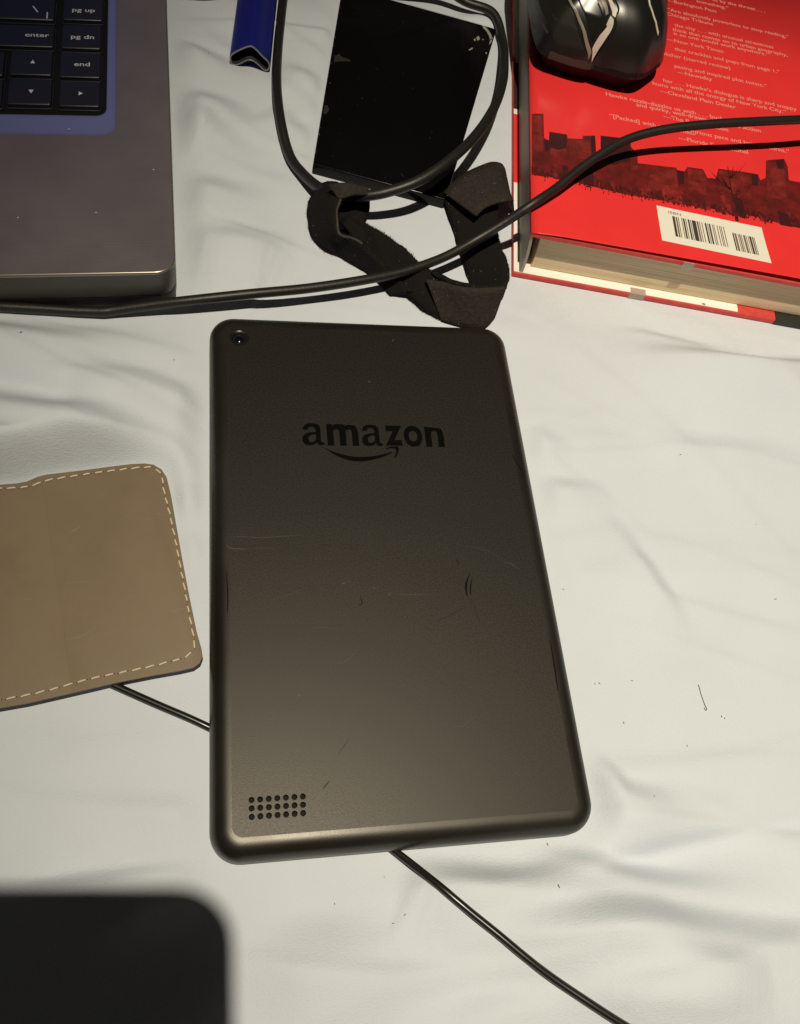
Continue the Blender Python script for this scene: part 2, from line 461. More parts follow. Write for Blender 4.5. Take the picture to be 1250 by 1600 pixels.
def curve_mesh(name, loops, z, parent, m, extrude=0.0):
    """filled 2D outlines (nested loops are holes)"""
    vs, es = [], []
    for L in loops:
        L = [p for i, p in enumerate(L) if math.hypot(p[0] - L[i - 1][0], p[1] - L[i - 1][1]) > 1e-4]
        o = len(vs); n = len(L)
        vs += [Vector(p[:2]) for p in L]; es += [(o + i, o + (i + 1) % n) for i in range(n)]
    V, E, F, _, _, _ = delaunay_2d_cdt(vs, es, [], 0, 1e-5)
    cx = np.array([sum(V[i].x for i in f) / len(f) for f in F]); cy = np.array([sum(V[i].y for i in f) / len(f) for f in F])
    ins = np.zeros(len(F), bool)
    for L in loops:
        for i in range(len(L)):
            ax, ay = L[i - 1][:2]; bx, by = L[i][:2]
            if ay == by: continue
            ins ^= ((ay > cy) != (by > cy)) & (cx < (bx - ax) * (cy - ay) / (by - ay) + ax)
    me = bpy.data.meshes.new(name)
    me.from_pydata([(v.x, v.y, 0) for v in V], [], [tuple(f) for f, k in zip(F, ins) if k])
    bm = bmesh.new(); bm.from_mesh(me)
    for f in bm.faces:
        if f.normal.z < 0: f.normal_flip()
    bmesh.ops.delete(bm, geom=[v for v in bm.verts if not v.link_faces], context='VERTS')
    bm.to_mesh(me); bm.free()
    me.transform(Matrix.Scale(K, 4)); me.name = name
    me.materials.clear(); me.materials.append(m)
    return link(name, me, parent, (0, 0, z))

TOPZ = 10.6
W0 = (-26.01, 37.67, 10.6)          # start of the word on its base line
LET = [('a', 100, 258, 100, 265), ('m', 275, 502, 102, 263), ('a', 522, 675, 104, 266), ('z', 690, 820, 110, 260), ('o', 828, 968, 107, 268), ('n', 985, 1127, 108, 265)]
word_l, word_r = (-25.8, 42.13, 10.6), (25.68, 42.6, 10.6)
x_top, x_base = (-0.69, 47.08, 10.6), (-1.46, 37.95, 10.6)
UX = (word_r[0] - word_l[0]) / (1127 - 100)
UY = (x_top[1] - x_base[1]) / (263 - 103)
letters = []
A_OUT = catmull([(108, 150), (113, 125), (132, 106), (160, 100), (200, 102), (228, 116), (236, 140), (236, 222), (241, 238), (258, 243), (257, 258), (236, 266), (213, 262), (203, 247), (185, 260), (155, 267), (122, 261), (103, 240), (100, 215), (110, 190), (135, 173), (165, 166), (195, 164), (196, 146), (188, 134), (170, 130), (152, 135), (146, 150)], 3, True)
A_IN = catmull([(196, 187), (170, 190), (152, 201), (147, 218), (153, 234), (168, 238), (186, 230), (196, 215)], 3, True)
for ch, a, b, t, u in LET:
    lp = [[(p[0], -p[1]) for p in q] for q in (A_OUT, A_IN)] if ch == 'a' else outline_loops(ch, 1.0, 0.034)
    xs = [p[0] for l in lp for p in l]; ys = [p[1] for l in lp for p in l]
    X0 = word_l[0] + (a - 100) * UX; X1 = word_l[0] + (b - 100) * UX
    Y0 = x_base[1] + (263 - u) * UY; Y1 = x_base[1] + (263 - t) * UY
    sx = (X1 - X0) / (max(xs) - min(xs)); sy = (Y1 - Y0) / (max(ys) - min(ys))
    letters.append((ch, [[(X0 + (p[0] - min(xs)) * sx, Y0 + (p[1] - min(ys)) * sy) for p in l] for l in lp]))
arc = catmull([(-18.54, 37.47, 10.6), (-15.01, 35.65, 10.6), (-10.24, 34.06, 10.6), (-5.87, 33.54, 10.6), (-0.91, 33.97, 10.6), (3.15, 34.92, 10.6), (6.15, 36.03, 10.6)], 5)[:-1] + catmull([(6.3, 35.46, 10.6), (2.51, 33.44, 10.6), (-2.06, 32.05, 10.6), (-6.03, 31.51, 10.6), (-10.38, 32.1, 10.6), (-14.62, 34.08, 10.6), (-18.46, 37.13, 10.6)], 5)[:-1]
head = [(3.49, 37.03, 10.6), (4.39, 37.55, 10.6), (5.53, 37.91, 10.6), (6.95, 38.04, 10.6), (8.06, 38.05, 10.6), (8.53, 37.77, 10.6), (8.58, 37.26, 10.6), (8.2, 35.42, 10.6), (7.55, 33.99, 10.6), (6.69, 32.85, 10.6), (6.32, 33.13, 10.6), (7.05, 34.95, 10.6), (7.3, 35.98, 10.6), (7.16, 36.67, 10.6), (6.59, 36.95, 10.6), (5.44, 36.94, 10.6), (3.91, 36.63, 10.6)]
arc = [p[:2] for p in arc]; head = [p[:2] for p in head]
HOLES = []
h00, h01, h10, h11 = (-45.82, -79.47, 10.6), (-31.3, -79.55, 10.6), (-45.85, -84.05, 10.6), (-31.45, -84.09, 10.6)
for r in range(3):
    for k in range(7):
        u, v = k / 6, r / 2
        HOLES.append(tuple((h00[i] * (1 - u) + h01[i] * u) * (1 - v) + (h10[i] * (1 - u) + h11[i] * u) * v for i in range(2)))
def circle(c, r, n=16): return [(c[0] + r * math.cos(2 * math.pi * k / n), c[1] + r * math.sin(2 * math.pi * k / n)) for k in range(n)]
CAMC = (-46.7, 83.78, 10.6)
HR = 0.86
# body: rounded shell, then the back face with real openings for letters, holes and camera
b = MB()
RINGS = [(1.6, 0.0), (0.4, 0.5), (0.0, 1.4), (0.0, 1.9), (0.25, 2.0), (0.25, 2.3), (0.0, 2.4), (0.0, 4.6), (.07, 5.5), (.22, 6.35), (.5, 7.2), (.9, 8.0), (1.4, 8.7), (2.0, 9.27), (2.7, 9.75), (3.5, 10.15), (4.3, 10.4), (5.2, 10.55), (6.2, TOPZ)]
rings = []
for ins, z in RINGS:
    rings.append([(x, y, z) for x, y in rrect(-57.5 + ins, 57.5 - ins, -95.5 + ins, 95.5 - ins, max(2.4, 9.0 - ins * .95), 10)])
b.loft(rings, True, False)
body = b.build('body', M_TABRIM, tab)
inner = [(x, y) for x, y, z in rings[-1]]
back = curve_mesh('back_cover', [inner] + [l for ch, ls in letters for l in ls] + [arc, head] + [circle(h, HR) for h in HOLES] + [circle(CAMC, 3.5, 28)], TOPZ, tab, M_TAB)
# debossed letters: walls, glossy floor, and a lip lightened as a painted edge highlight
for ch, ls in letters + [('smile', [arc]), ('arrow', [head])]:
    nm = 'logo_letter' if len(ch) == 1 else 'logo_arrow'
    fl = curve_mesh(nm, ls, TOPZ - 0.32, tab, M_GLOSSBLACK)
    w = MB()
    for l in ls:
        w.loft([[(x, y, 0.32) for x, y in l], [(x, y, -0.02) for x, y in l]], False, False)
        n = len(l)
        w.tube([(*l[i % n], 0.30) for i in range(n + 1)], 0.14, 6, False)
    w.build('letter_wall', M_LIP, fl)
cup = MB()
cup.loft([[(*p, 0.0) for p in circle((0, 0), HR, 16)], [(*p, -0.12) for p in circle((0, 0), HR - .08, 16)], [(*p, -1.6) for p in circle((0, 0), HR - .1, 16)]], False, True)
cupm = cup.mesh('speaker_hole', M_HOLE)
for h in HOLES: link('speaker_hole', cupm, tab, (h[0], h[1], TOPZ))
# camera: a dished ring with a small lens in it
def ringp(r, z, n=28): return [(CAMC[0] + r * math.cos(2 * math.pi * k / n), CAMC[1] + r * math.sin(2 * math.pi * k / n), z) for k in range(n)]
cr = MB().loft([ringp(3.5, TOPZ), ringp(3.42, TOPZ - .02), ringp(3.2, TOPZ - .25), ringp(2.9, TOPZ - .35), ringp(2.6, TOPZ - .3), ringp(2.45, TOPZ - .6), ringp(2.1, TOPZ - 1.0)], False, True)
co = cr.build('camera_ring', mat('ring_black', (0.012, 0.012, 0.012), 0.3), tab)
MB().loft([ringp(1.7, TOPZ - .98), ringp(1.6, TOPZ - .7), ringp(1.2, TOPZ - .45), ringp(.6, TOPZ - .33), ringp(.12, TOPZ - .3)], False, True).build('camera_lens', M_LENS, co)
# wear: thin scratches and scuffs
def scratches(name, items, m, parent, z):
    for pts, w in items:
        s = MB()
        pts = catmull(pts, 4); n = len(pts)
        L, R = strip(pts, [w * math.sin(math.pi * (i + .3) / (n - .4 + .6)) + .01 for i in range(n)])
        for i in range(n - 1):
            s.add([(*L[i], z), (*R[i], z), (*R[i + 1], z), (*L[i + 1], z)], [(0, 1, 2, 3)])
        s.build(name, m, parent, False)
light = [([(-52.42, 2.77, 10.6), (-47.73, 3.05, 10.6), (-40.54, 2.61, 10.6), (-34.29, 2.99, 10.6), (-26.94, 3.13, 10.6)], .16), ([(-52.04, 0.48, 10.6), (-51.24, -0.9, 10.6), (-48.41, -1.29, 10.6), (-45.76, -1.44, 10.6)], .3), ([(-45.55, -1.22, 10.6), (-40.64, -1.07, 10.6), (-36.53, -1.59, 10.6)], .12),
         ([(-15.57, -14.24, 10.6), (-14.3, -14.05, 10.6)], .35), ([(-13.64, -13.62, 10.6), (-12.79, -13.41, 10.6)], .3), ([(-5.6, -15.84, 10.6), (-4.78, -16.08, 10.6)], .4), ([(-0.52, -18.21, 10.6), (0.07, -18.67, 10.6)], .4), ([(-1.09, -17.52, 10.6), (6.48, -18.63, 10.6), (14.03, -18.61, 10.6)], .09),
         ([(40.07, -7.4, 10.6), (43.31, -8.65, 10.6), (45.74, -10.6, 10.6)], .14), ([(-31.28, -50.26, 10.6), (-30.7, -50.28, 10.6)], .5), ([(26.65, -1.19, 10.6), (35, -3.24, 10.6), (41.18, -7.66, 10.6)], .06), ([(12.04, -61.01, 10.6), (17.96, -62.33, 10.6), (22.44, -59.61, 10.6)], .06),
         ([(-0.32, 65.51, 10.6), (0.66, 65.83, 10.6)], .4), ([(10.41, 84.5, 10.6), (11.53, 85.77, 10.6)], .3), ([(-27.54, -29.71, 10.6), (-23.47, -28.8, 10.6), (-17.46, -29.86, 10.6)], .07), ([(-20.23, -41.39, 10.6), (-15.11, -39.57, 10.6), (-11.78, -35.55, 10.6)], .07), ([(-39.15, -19.75, 10.6), (-33.04, -17.75, 10.6), (-28.9, -16.11, 10.6)], .07)]
dark = [([(27.92, -11.62, 10.6), (26.36, -14.83, 10.6), (25.82, -17.11, 10.6), (25.89, -19.84, 10.6)], 0.81), ([(28.61, -13.03, 10.6), (27.43, -16.69, 10.6), (27.27, -19.43, 10.6)], 0.50), ([(-16.44, -63.22, 10.6), (-18.37, -65.93, 10.6), (-20.65, -68.59, 10.6)], 0.11), ([(24.95, -23.42, 10.6), (18.46, -26.55, 10.6), (12.16, -28.97, 10.6)], 0.07), ([(26.61, -19.41, 10.6), (28.28, -26.2, 10.6), (29.29, -29.78, 10.6)], 0.07),
        ([(-9.85, -18.84, 10.6), (-9.4, -21.06, 10.6), (-10.51, -21.9, 10.6)], .3), ([(50.48, 35, 10.6), (53.03, 28.29, 10.6)], .5), ([(52.11, -35.9, 10.6), (51.81, -44.57, 10.6), (51.52, -53, 10.6)], .5), ([(23.77, -5.91, 10.6), (24.57, -8.28, 10.6)], .3), ([(-23.36, -75.73, 10.6), (-25.35, -77.75, 10.6)], .25), ([(-52.31, -8.5, 10.6), (-51.8, -17.23, 10.6), (-52.05, -23.61, 10.6)], .35)]
scratches('scratch', light, M_SCR_L, tab, TOPZ + .02)
scratches('scuff_mark', dark, M_SCR_D, tab, TOPZ + .03)

# ------------------------------------------------------------------ laptop
M_LAPTOP = mat('laptop_metal', (0.190, 0.168, 0.190), 0.38, metal=0.35, spec=0.5, rvar=0.09, vscale=22, var=0.10)
def brushed(m):
    nt = m.node_tree; b = nt.nodes['Principled BSDF']
    tc = nt.nodes.new('ShaderNodeTexCoord'); mp = nt.nodes.new('ShaderNodeMapping'); mp.inputs['Scale'].default_value = (90, 1300, 90)
    nt.links.new(tc.outputs['Object'], mp.inputs['Vector'])
    n = nt.nodes.new('ShaderNodeTexNoise'); n.inputs['Scale'].default_value = 1.0; n.inputs['Detail'].default_value = 1
    nt.links.new(mp.outputs['Vector'], n.inputs['Vector'])
    bp = nt.nodes.new('ShaderNodeBump'); bp.inputs['Strength'].default_value = 0.35; bp.inputs['Distance'].default_value = 0.0002
    nt.links.new(n.outputs['Fac'], bp.inputs['Height']); nt.links.new(bp.outputs['Normal'], b.inputs['Normal'])
brushed(M_LAPTOP)
M_LAPSIDE = mat('laptop_side', (0.10, 0.092, 0.078), 0.45, metal=0.2, var=0.05)
M_BEZEL = mat('keyboard_bezel', (0.20, 0.22, 0.48), 0.3, metal=0.3, spec=0.6)  # blue reflection of the screen is mixed into the base colour
M_WELL = mat('keyboard_well', (0.006, 0.006, 0.008), 0.7, spec=.2)
M_KEY = mat('key_plastic', (0.013, 0.014, 0.022), 0.42, spec=0.5, bump=0.1, bscale=2500)
M_LEGEND = mat('key_legend', (0.62, 0.62, 0.66), 0.5)
M_SCREEN = mat('screen_glow', (0.01, 0.01, 0.02), 0.2, emit=(0.20, 0.33, 1.0), estr=0.10)
LQ = (-69.1, 103.4, 21.48)
M_LAPBOT = mat('laptop_bottom', (0.012, 0.012, 0.012), 0.55)
lap = thing('laptop', 'dark bronze laptop with black keys on the sheet, top left', 'laptop', LQ, (-0.00581, -0.04905, 0.04108))
front = roundpoly([(-330, 0.3), (-60, -0.2), (0, 0.2), (-0.4, 240), (-330, 240)], [0, 0, 7.5, 6, 0], 10)
# well opening for the keyboard
kx1, ky0 = (-21.21, 105.79, 0)[0], (-50.03, 71.1, 0)[1]
ix1, iy0 = (-25.24, 105.63, 0)[0], (-50.59, 84.15, 0)[1]
bez_out = rrect(-300, kx1, ky0, 175, 6.0, 8)
bez_in = rrect(-296, ix1, iy0, 171, 4.2, 8)
lb = MB()
prof = [(6, -16.5), (2.2, -15.2), (1.2, -12.5), (0.5, -6), (0.08, -1.5), (0.0, -.9), (0.08, -.5), (0.3, -.15), (0.6, 0)]
lr = shell(front, prof)
lb.loft(lr[:6], True, False); lb.build('base', M_LAPSIDE, lap)
MB().loft(shell(front, [(4, -21), (1.8, -20.4), (1.5, -18), (1.5, -14)])).build('bottom_case', M_LAPBOT, lap)
lt = MB().loft(lr[5:], False, False)
lt.build('deck_edge', mat('deck_edge_metal', (0.33, 0.295, 0.25), 0.3, metal=0.7), lap)
curve_mesh('palm_rest', [[(x, y) for x, y, z in lr[-1]], bez_out], 0, lap, M_LAPTOP)
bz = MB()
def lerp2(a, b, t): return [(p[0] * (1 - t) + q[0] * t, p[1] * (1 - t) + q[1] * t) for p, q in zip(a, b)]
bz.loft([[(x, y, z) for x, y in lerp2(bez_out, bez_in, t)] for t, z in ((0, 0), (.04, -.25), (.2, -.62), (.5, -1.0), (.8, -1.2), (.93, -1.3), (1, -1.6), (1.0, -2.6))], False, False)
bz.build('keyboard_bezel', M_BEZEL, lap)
MB().flat(bez_in, -2.55).build('keyboard_well', M_WELL, lap)
keys = []
def key(x0, x1, y0, y1, drop=False):
    def r(i, z): return [(x, y, z) for x, y in rrect(x0 + i, x1 - i, y0 + i, y1 - i, .7, 3)]
    k = MB().loft([r(-.5, -2.5), r(-.45, -1.9), r(-.1, -1.75), r(0, -.25), r(.25, 0), r(1.1, .02)])
    return k.build('key', M_KEY, lap)
def keypx(a, b): return (a[0], b[0], b[1], a[1])
kz = 0.0
k_pgup = key(*keypx((-43.3, 157.38, 0), (-27.2, 141.82, 0)))
k_pgdn = key(*keypx((-43.35, 138.28, 0), (-27.74, 123.25, 0)))
k_end = key(*keypx((-43.41, 120.43, 0), (-27.74, 105.14, 0)))
k_right = key(*keypx((-43.07, 102.57, 0), (-27.75, 87.8, 0)))
k_slash = key(*keypx((-86.89, 155.19, 0), (-46.91, 141.04, 0)))
k_enter = key(*keypx((-85.39, 137.03, 0), (-46.53, 123.53, 0)))
k_up = key(*keypx((-62.57, 120.29, 0), (-46.63, 105.94, 0)))
k_down = key(*keypx((-62.56, 102.97, 0), (-46.22, 88.36, 0)))
k_a = key(*keypx((-82.01, 119.33, 0), (-65.1, 105.18, 0)))
k_b = key(*keypx((-81.58, 102.22, 0), (-64.76, 87.79, 0)))
for kx in (0, 1, 2):
    key(*(lambda v: (v[0] - 20 * kx - 40, v[0] - 20 * kx - 23, v[1], v[1] + 15.5))((-60.75, 87.91, 0)))
    key(*(lambda v: (v[0] - 20 * kx - 40, v[0] - 20 * kx - 23, v[1], v[1] + 15.5))((-61.73, 105.32, 0)))
# rows behind, outside the picture
base = (-43.3, 157.38, 0)
for r in range(4):
    for k in range(9):
        key(base[0] - 19 * k, base[0] - 19 * k + 15.3, base[1] + 3 + 18 * r, base[1] + 18.5 + 18 * r)
def legend(body, p, size, parent, sx=1.25, rot=0.0):
    return text('legend', body, (p[0], p[1], 0.06), size, M_LEGEND, parent, rot, 'CENTER', sx, 0.03)
legend('pg up', (-35.03, 147.17, 0), 3.5, k_pgup); legend('pg dn', (-35.02, 129.29, 0), 3.5, k_pgdn)
legend('end', (-34.81, 111.85, 0), 3.5, k_end); legend('enter', (-53.19, 129.55, 0), 3.5, k_enter)
def tri(pts, parent): MB().flat([p[:2] for p in pts], .06).build('legend', M_LEGEND, parent, False)
tri([(-54.91, 112.67, 0), (-53.14, 112.75, 0), (-54.1, 114.89, 0)], k_up)
tri([(-54.88, 96.64, 0), (-52.95, 96.71, 0), (-53.81, 94.51, 0)], k_down)
tri([(-35.76, 96.28, 0), (-35.71, 93.99, 0), (-34.14, 95.19, 0)], k_right)
def bar(p, q, w, parent):
    L, R = strip([p, q], w); MB().flat([L[0], R[0], R[1], L[1]], .06).build('legend', M_LEGEND, parent, False)
bar((-55.63, 149.74, 0), (-53.52, 145.77, 0), .55, k_slash); bar((-49.67, 146.02, 0), (-49.64, 141.73, 0), .5, k_slash)
# open lid with the lit screen, beyond the top of the picture
lid = MB(); lid.box(-330, -0.4, 0, 7, -2, 215, 1.0)
lo = lid.build('lid', M_LAPSIDE, lap); lo.location = (0, 233 * K, 4 * K); lo.rotation_euler = (math.radians(-18), 0, 0)
sc_ = MB(); sc_.box(-318, -14, -0.3, 0.2, 22, 204); sc_.build('screen', M_SCREEN, lo, False)
mot = MB()
for x, y in (((-55.17, 27.43, 0)[:2]), ((-28.07, 29.89, 0)[:2]), ((-7.13, 52.41, 0)[:2]), ((-38.81, 74.22, 0)[:2])):
    mot.loft([[(x + r * math.cos(a) * 1.4, y + r * math.sin(a) * .8, z) for a in [2 * math.pi * k / 6 for k in range(6)]] for r, z in ((.28, 0.01), (.25, .12), (.1, .2))])
mot.build('dust', mat('dust_white', (.6, .57, .5), .9), lap)['kind'] = 'stuff'

# ------------------------------------------------------------------ blue tube
M_BLUE = mat('blue_enamel', (0.010, 0.014, 0.19), 0.42, spec=0.35, var=.05)
M_TUBEIN = mat('tube_inside', (0.035, 0.035, 0.038), 0.6)
M_RIM = mat('bare_rim', (0.30, 0.30, 0.32), 0.35, metal=0.6)
ta, tb_ = (-39.37, 247.08, 0), (-32.12, 321.66, 0)
tang = math.atan2(tb_[1] - ta[1], tb_[0] - ta[0]) - math.pi / 2
tube = thing('flattened_tube', 'blue flattened tube with a dark hollow end beside the black cord', 'tube', (ta[0], ta[1], hz(ta[0], ta[1]) + .2), (0, 0, tang))
cs = catmull([(-9.3, 1.4), (-9.4, 3.4), (-7.6, 5.0), (-4.6, 6.6), (-1.6, 7.9), (.6, 8.3), (3.0, 7.4), (6.0, 5.4), (8.6, 3.9), (9.5, 2.6), (9.5, 1.2), (8.3, .1), (6.6, .1), (4.2, 1.5), (1.6, 2.7), (-1.0, 2.7), (-3.8, 1.3), (-6.2, .3), (-8.2, .3)], 4, True)
cs = [(x * .97, z * 1.38) for x, z in cs[::-1]]
csi = inset(cs, 0.75)
MB().loft([[(x, 0.25, z) for x, z in cs], [(x, 75, z) for x, z in cs]], False, False).build('sleeve', M_BLUE, tube)
MB().loft([[(x, 0.0, z) for x, z in csi], [(x, 75, z) for x, z in csi]], False, False).build('lining', M_TUBEIN, tube)
cm = inset(cs, 0.1); cn = inset(cs, 0.65)
MB().loft([[(x, .25, z) for x, z in cs], [(x, 0, z) for x, z in cm], [(x, -.05, z) for x, z in cn], [(x, 0.05, z) for x, z in csi]], False, False).build('rim', M_RIM, tube)

# ------------------------------------------------------------------ glossy black slab box
M_SLAB = mat('black_lacquer', (0.0035, 0.0035, 0.004), 0.2, spec=0.22, rvar=.05, vscale=60)
M_WORN = mat('worn_paper', (0.30, 0.285, 0.255), 0.8)
M_SMUDGE = mat('smudge', (0.017, 0.016, 0.014), 0.7)
slab = thing('slab_box', 'flat glossy black box with one chipped white corner', 'box')
so = roundpoly([p[:2] for p in SLAB], [.6, 1.0, 2.2, 1.0], 4)
MB().loft(shell(so, [(.5, 0.2), (0.1, .5), (.0, 1), (.0, 4.9), (.12, 5.3), (.4, 5.5)])).build('case', M_SLAB, slab)
wn = MB()
def chip(pts, z=5.53):
    wn.flat([p[:2] for p in pts], z)
chip([(78.25, 292.72, 5.5), (80.12, 291.51, 5.5), (81.4, 288.67, 5.5), (82.24, 285.28, 5.5), (81.87, 281.7, 5.5), (80.92, 281.05, 5.5), (80.77, 284.53, 5.5), (79.92, 287.92, 5.5), (78.57, 290.22, 5.5)]); chip([(81, 281.56, 5.5), (82.7, 283.85, 5.5), (81.38, 279.63, 5.5), (79.69, 277.37, 5.5)])
chip([(73.71, 282.35, 5.5), (75.23, 283.6, 5.5), (75.55, 281.16, 5.5), (73.95, 279.4, 5.5)]); chip([(72.11, 280.59, 5.5), (73.22, 281.27, 5.5), (72.92, 279.23, 5.5), (72.24, 279.12, 5.5)]); chip([(68.19, 271.57, 5.5), (70.5, 273.9, 5.5), (70.7, 272.96, 5.5), (68.79, 271.18, 5.5)]); chip([(76.58, 281.33, 5.5), (77.62, 281.5, 5.5), (77.12, 280.42, 5.5)]); chip([(76.73, 270.99, 5.5), (77.75, 271.15, 5.5), (77.19, 269.6, 5.5)])
L, R = strip([(41.5, 302.58, 5.5), (54.45, 299.12, 5.5), (65.85, 296.17, 5.5), (77.62, 293.01, 5.5)], .28)
for i in range(3): wn.flat([L[i], R[i], R[i + 1], L[i + 1]], 5.53)
for i in range(20):
    t = random.random(); a, c2 = SLAB[0], SLAB[3]; d = .3 + abs(random.gauss(0, .5)); r = random.uniform(.06, .16)
    x, y = a[0] + (c2[0] - a[0]) * t + d, a[1] + (c2[1] - a[1]) * t
    wn.flat([(x - r, y - r), (x + r, y - r * .6), (x + r * .5, y + r), (x - r, y + r * 1.6)], 5.53)
for i in range(34):
    u, t = random.random(), random.random(); a, c2, e_ = SLAB[0], SLAB[1], SLAB[3]; r = random.uniform(.04, .11)
    x, y = a[0] + (c2[0] - a[0]) * u * .96 + (e_[0] - a[0]) * t + 1, a[1] + (c2[1] - a[1]) * u * .96 + (e_[1] - a[1]) * t
    wn.flat([(x - r, y - r * .7), (x + r, y - r), (x + r, y + r * .8), (x - r * .6, y + r)], 5.53)
wn.build('chipped_edge', M_WORN, slab, False)['kind'] = 'stuff'
for pts in ([(-0.26, 251.82, 5.5), (0.01, 256, 5.5), (2.6, 258.26, 5.5), (3.95, 255.69, 5.5), (6.98, 255.24, 5.5), (7.77, 253.52, 5.5), (5.3, 253.14, 5.5), (2.22, 252.66, 5.5)], [(-7.55, 215.3, 5.5), (-6.63, 220.91, 5.5), (-5.14, 221.54, 5.5), (-4.76, 218.19, 5.5), (-6.09, 215.49, 5.5)]):
    MB().flat([p[:2] for p in pts], 5.53).build('smudge', M_SMUDGE, slab, False)

# ------------------------------------------------------------------ cords
M_CORD = mat('black_rubber', (0.015, 0.0135, 0.012), 0.45, spec=0.5, bump=.12, bscale=900)
M_THIN = mat('thin_cord_vinyl', (0.012, 0.011, 0.010), 0.29, spec=0.65)
def cord(name, pts, r, m, label, cat, n=14, sub=8):
    P = catmull([(x, y, z + max(0.0, hz(x, y)) * (1.0 if z < 6 else .4)) for x, y, z in pts], sub)
    o = MB().tube(P, r, n).build(name, m)
    return tag(o, label, cat)
LOOP = [(-19.71, 333.57, 4), (-20.84, 311.22, 3), (-23.26, 288.41, 2.8), (-26.13, 259.34, 2.8), (-27.66, 232.25, 2.8), (-26.8, 207.88, 2.8), (-23.58, 190.31, 3), (-18.41, 178.07, 4), (-12.06, 166.01, 8), (-4.9, 158.72, 12), (4.1, 155.66, 15), (14.06, 155.59, 18), (27.14, 159.11, 22), (40.81, 169.09, 25), (54.35, 186.11, 24), (67.58, 210.29, 20), (77.83, 236.96, 14), (84.42, 260.97, 8), (88.64, 284.41, 3), (84.96, 300.7, 3), (71.05, 307.27, 7), (54.42, 310.93, 12), (26.99, 307.38, 16), (1.38, 305.31, 16), (-20.19, 307.67, 15), (-52.17, 294.13, 8), (-71.59, 294.3, 4), (-87.91, 297.65, 3)]
cord('power_cord', LOOP, 2.2, M_CORD, 'thick black cord looped over the flat glossy box and held by the strap', 'cord', 16)
MAIN = [(-144.93, 101.02, 2.2), (-131.98, 100.56, 2.2), (-118.84, 100.38, 2.2), (-106.58, 100.06, 2.3), (-98.66, 99.93, 2.6), (-95.69, 99.92, 2.8), (-90.65, 100.59, 3.4), (-77.9, 101.65, 5.5), (-63.86, 102.46, 8), (-42.53, 105.2, 9.5), (-20.48, 109.25, 10), (-0.12, 113.96, 10.5), (15.82, 118.96, 10.5), (26.74, 123.29, 11), (37.9, 128.62, 12), (50.14, 134.91, 15.5), (61.26, 138.9, 22), (71.1, 142.3, 29.2), (82.94, 150.7, 31.5), (92.94, 158.92, 34), (104.99, 167.36, 37), (117.05, 173.91, 39.5), (133.26, 178.34, 42), (154.29, 181.7, 44), (176.34, 184.87, 45), (200.03, 189.12, 45), (234.19, 197.25, 43)]
cord('cable', MAIN, 1.9, M_CORD, 'long black cable crossing from the laptop front edge over the red book', 'cable', 16)
P = []
for p in catmull(CORD_UNDER, 6):
    P.append((p[0], p[1], hz(p[0], p[1]) + 1.25))
ZP = [p[2] - .15 for p in P]
for _ in range(14): P = [P[0]] + [(b_[0], b_[1], max(zm, (a_[2] + b_[2] + c_[2]) / 3)) for a_, b_, c_, zm in zip(P, P[1:], P[2:], ZP[1:])] + [P[-1]]
cn_ = MB().tube(P, 1.15, 14).build('thin_cord', M_THIN)
tag(cn_, 'thin glossy black cord running under the tablet and the tan leather flap', 'cord')

# ------------------------------------------------------------------ leather flap
M_LEATHER = mat('tan_leather', (0.216, 0.165, 0.108), 0.62, spec=0.3, var=0.07, vscale=45, bump=0.08, bscale=420, rvar=.08)
M_UNDER = mat('navy_backing', (0.012, 0.016, 0.035), 0.6)
M_THREAD = mat('cream_thread', (0.72, 0.60, 0.46), 0.8)
case = thing('leather_flap', 'tan leather flap with cream stitching and navy backing', 'leather case')
cp = [p[:2] for p in CASE]
if sum(cp[i][0] * cp[(i + 1) % len(cp)][1] - cp[(i + 1) % len(cp)][0] * cp[i][1] for i in range(len(cp))) < 0: cp = cp[::-1]
crease = [(-111.83, 29.24, 4), (-109.17, 15.82, 4), (-105.46, -2.33, 4), (-101.93, -19.55, 4), (-99.58, -31.89, 4), (-97.11, -44.23, 4)]
cr2 = [p[:2] for p in crease]
cw = [p[:2] for p in CASE]                                   # original order: top edge left to right, then down, then back
ti = 6; bi = len(cw) - 5
right_panel = cw[ti:bi] + [cr2[k] for k in (5, 4, 3, 2, 1, 0)]
left_panel = cw[:ti] + cr2 + cw[bi:]
def ccw(P): return P if sum(P[i][0] * P[(i + 1) % len(P)][1] - P[(i + 1) % len(P)][0] * P[i][1] for i in range(len(P))) > 0 else P[::-1]
for pnl, dz in ((right_panel, 0.0), (left_panel, -0.06)):
    pnl = ccw(pnl)
    MB().loft(shell(pnl, [(.05, 2.75), (0.0, 3.0), (-.05, 3.7 + dz), (-.03, 3.92 + dz), (.18, 4.0 + dz)])).build('leather_panel', M_LEATHER, case)
MB().loft(shell(cp, [(.9, .35), (.1, .6), (-.15, 1.2), (-.15, 2.3), (.0, 2.74)])).build('backing', M_UNDER, case)
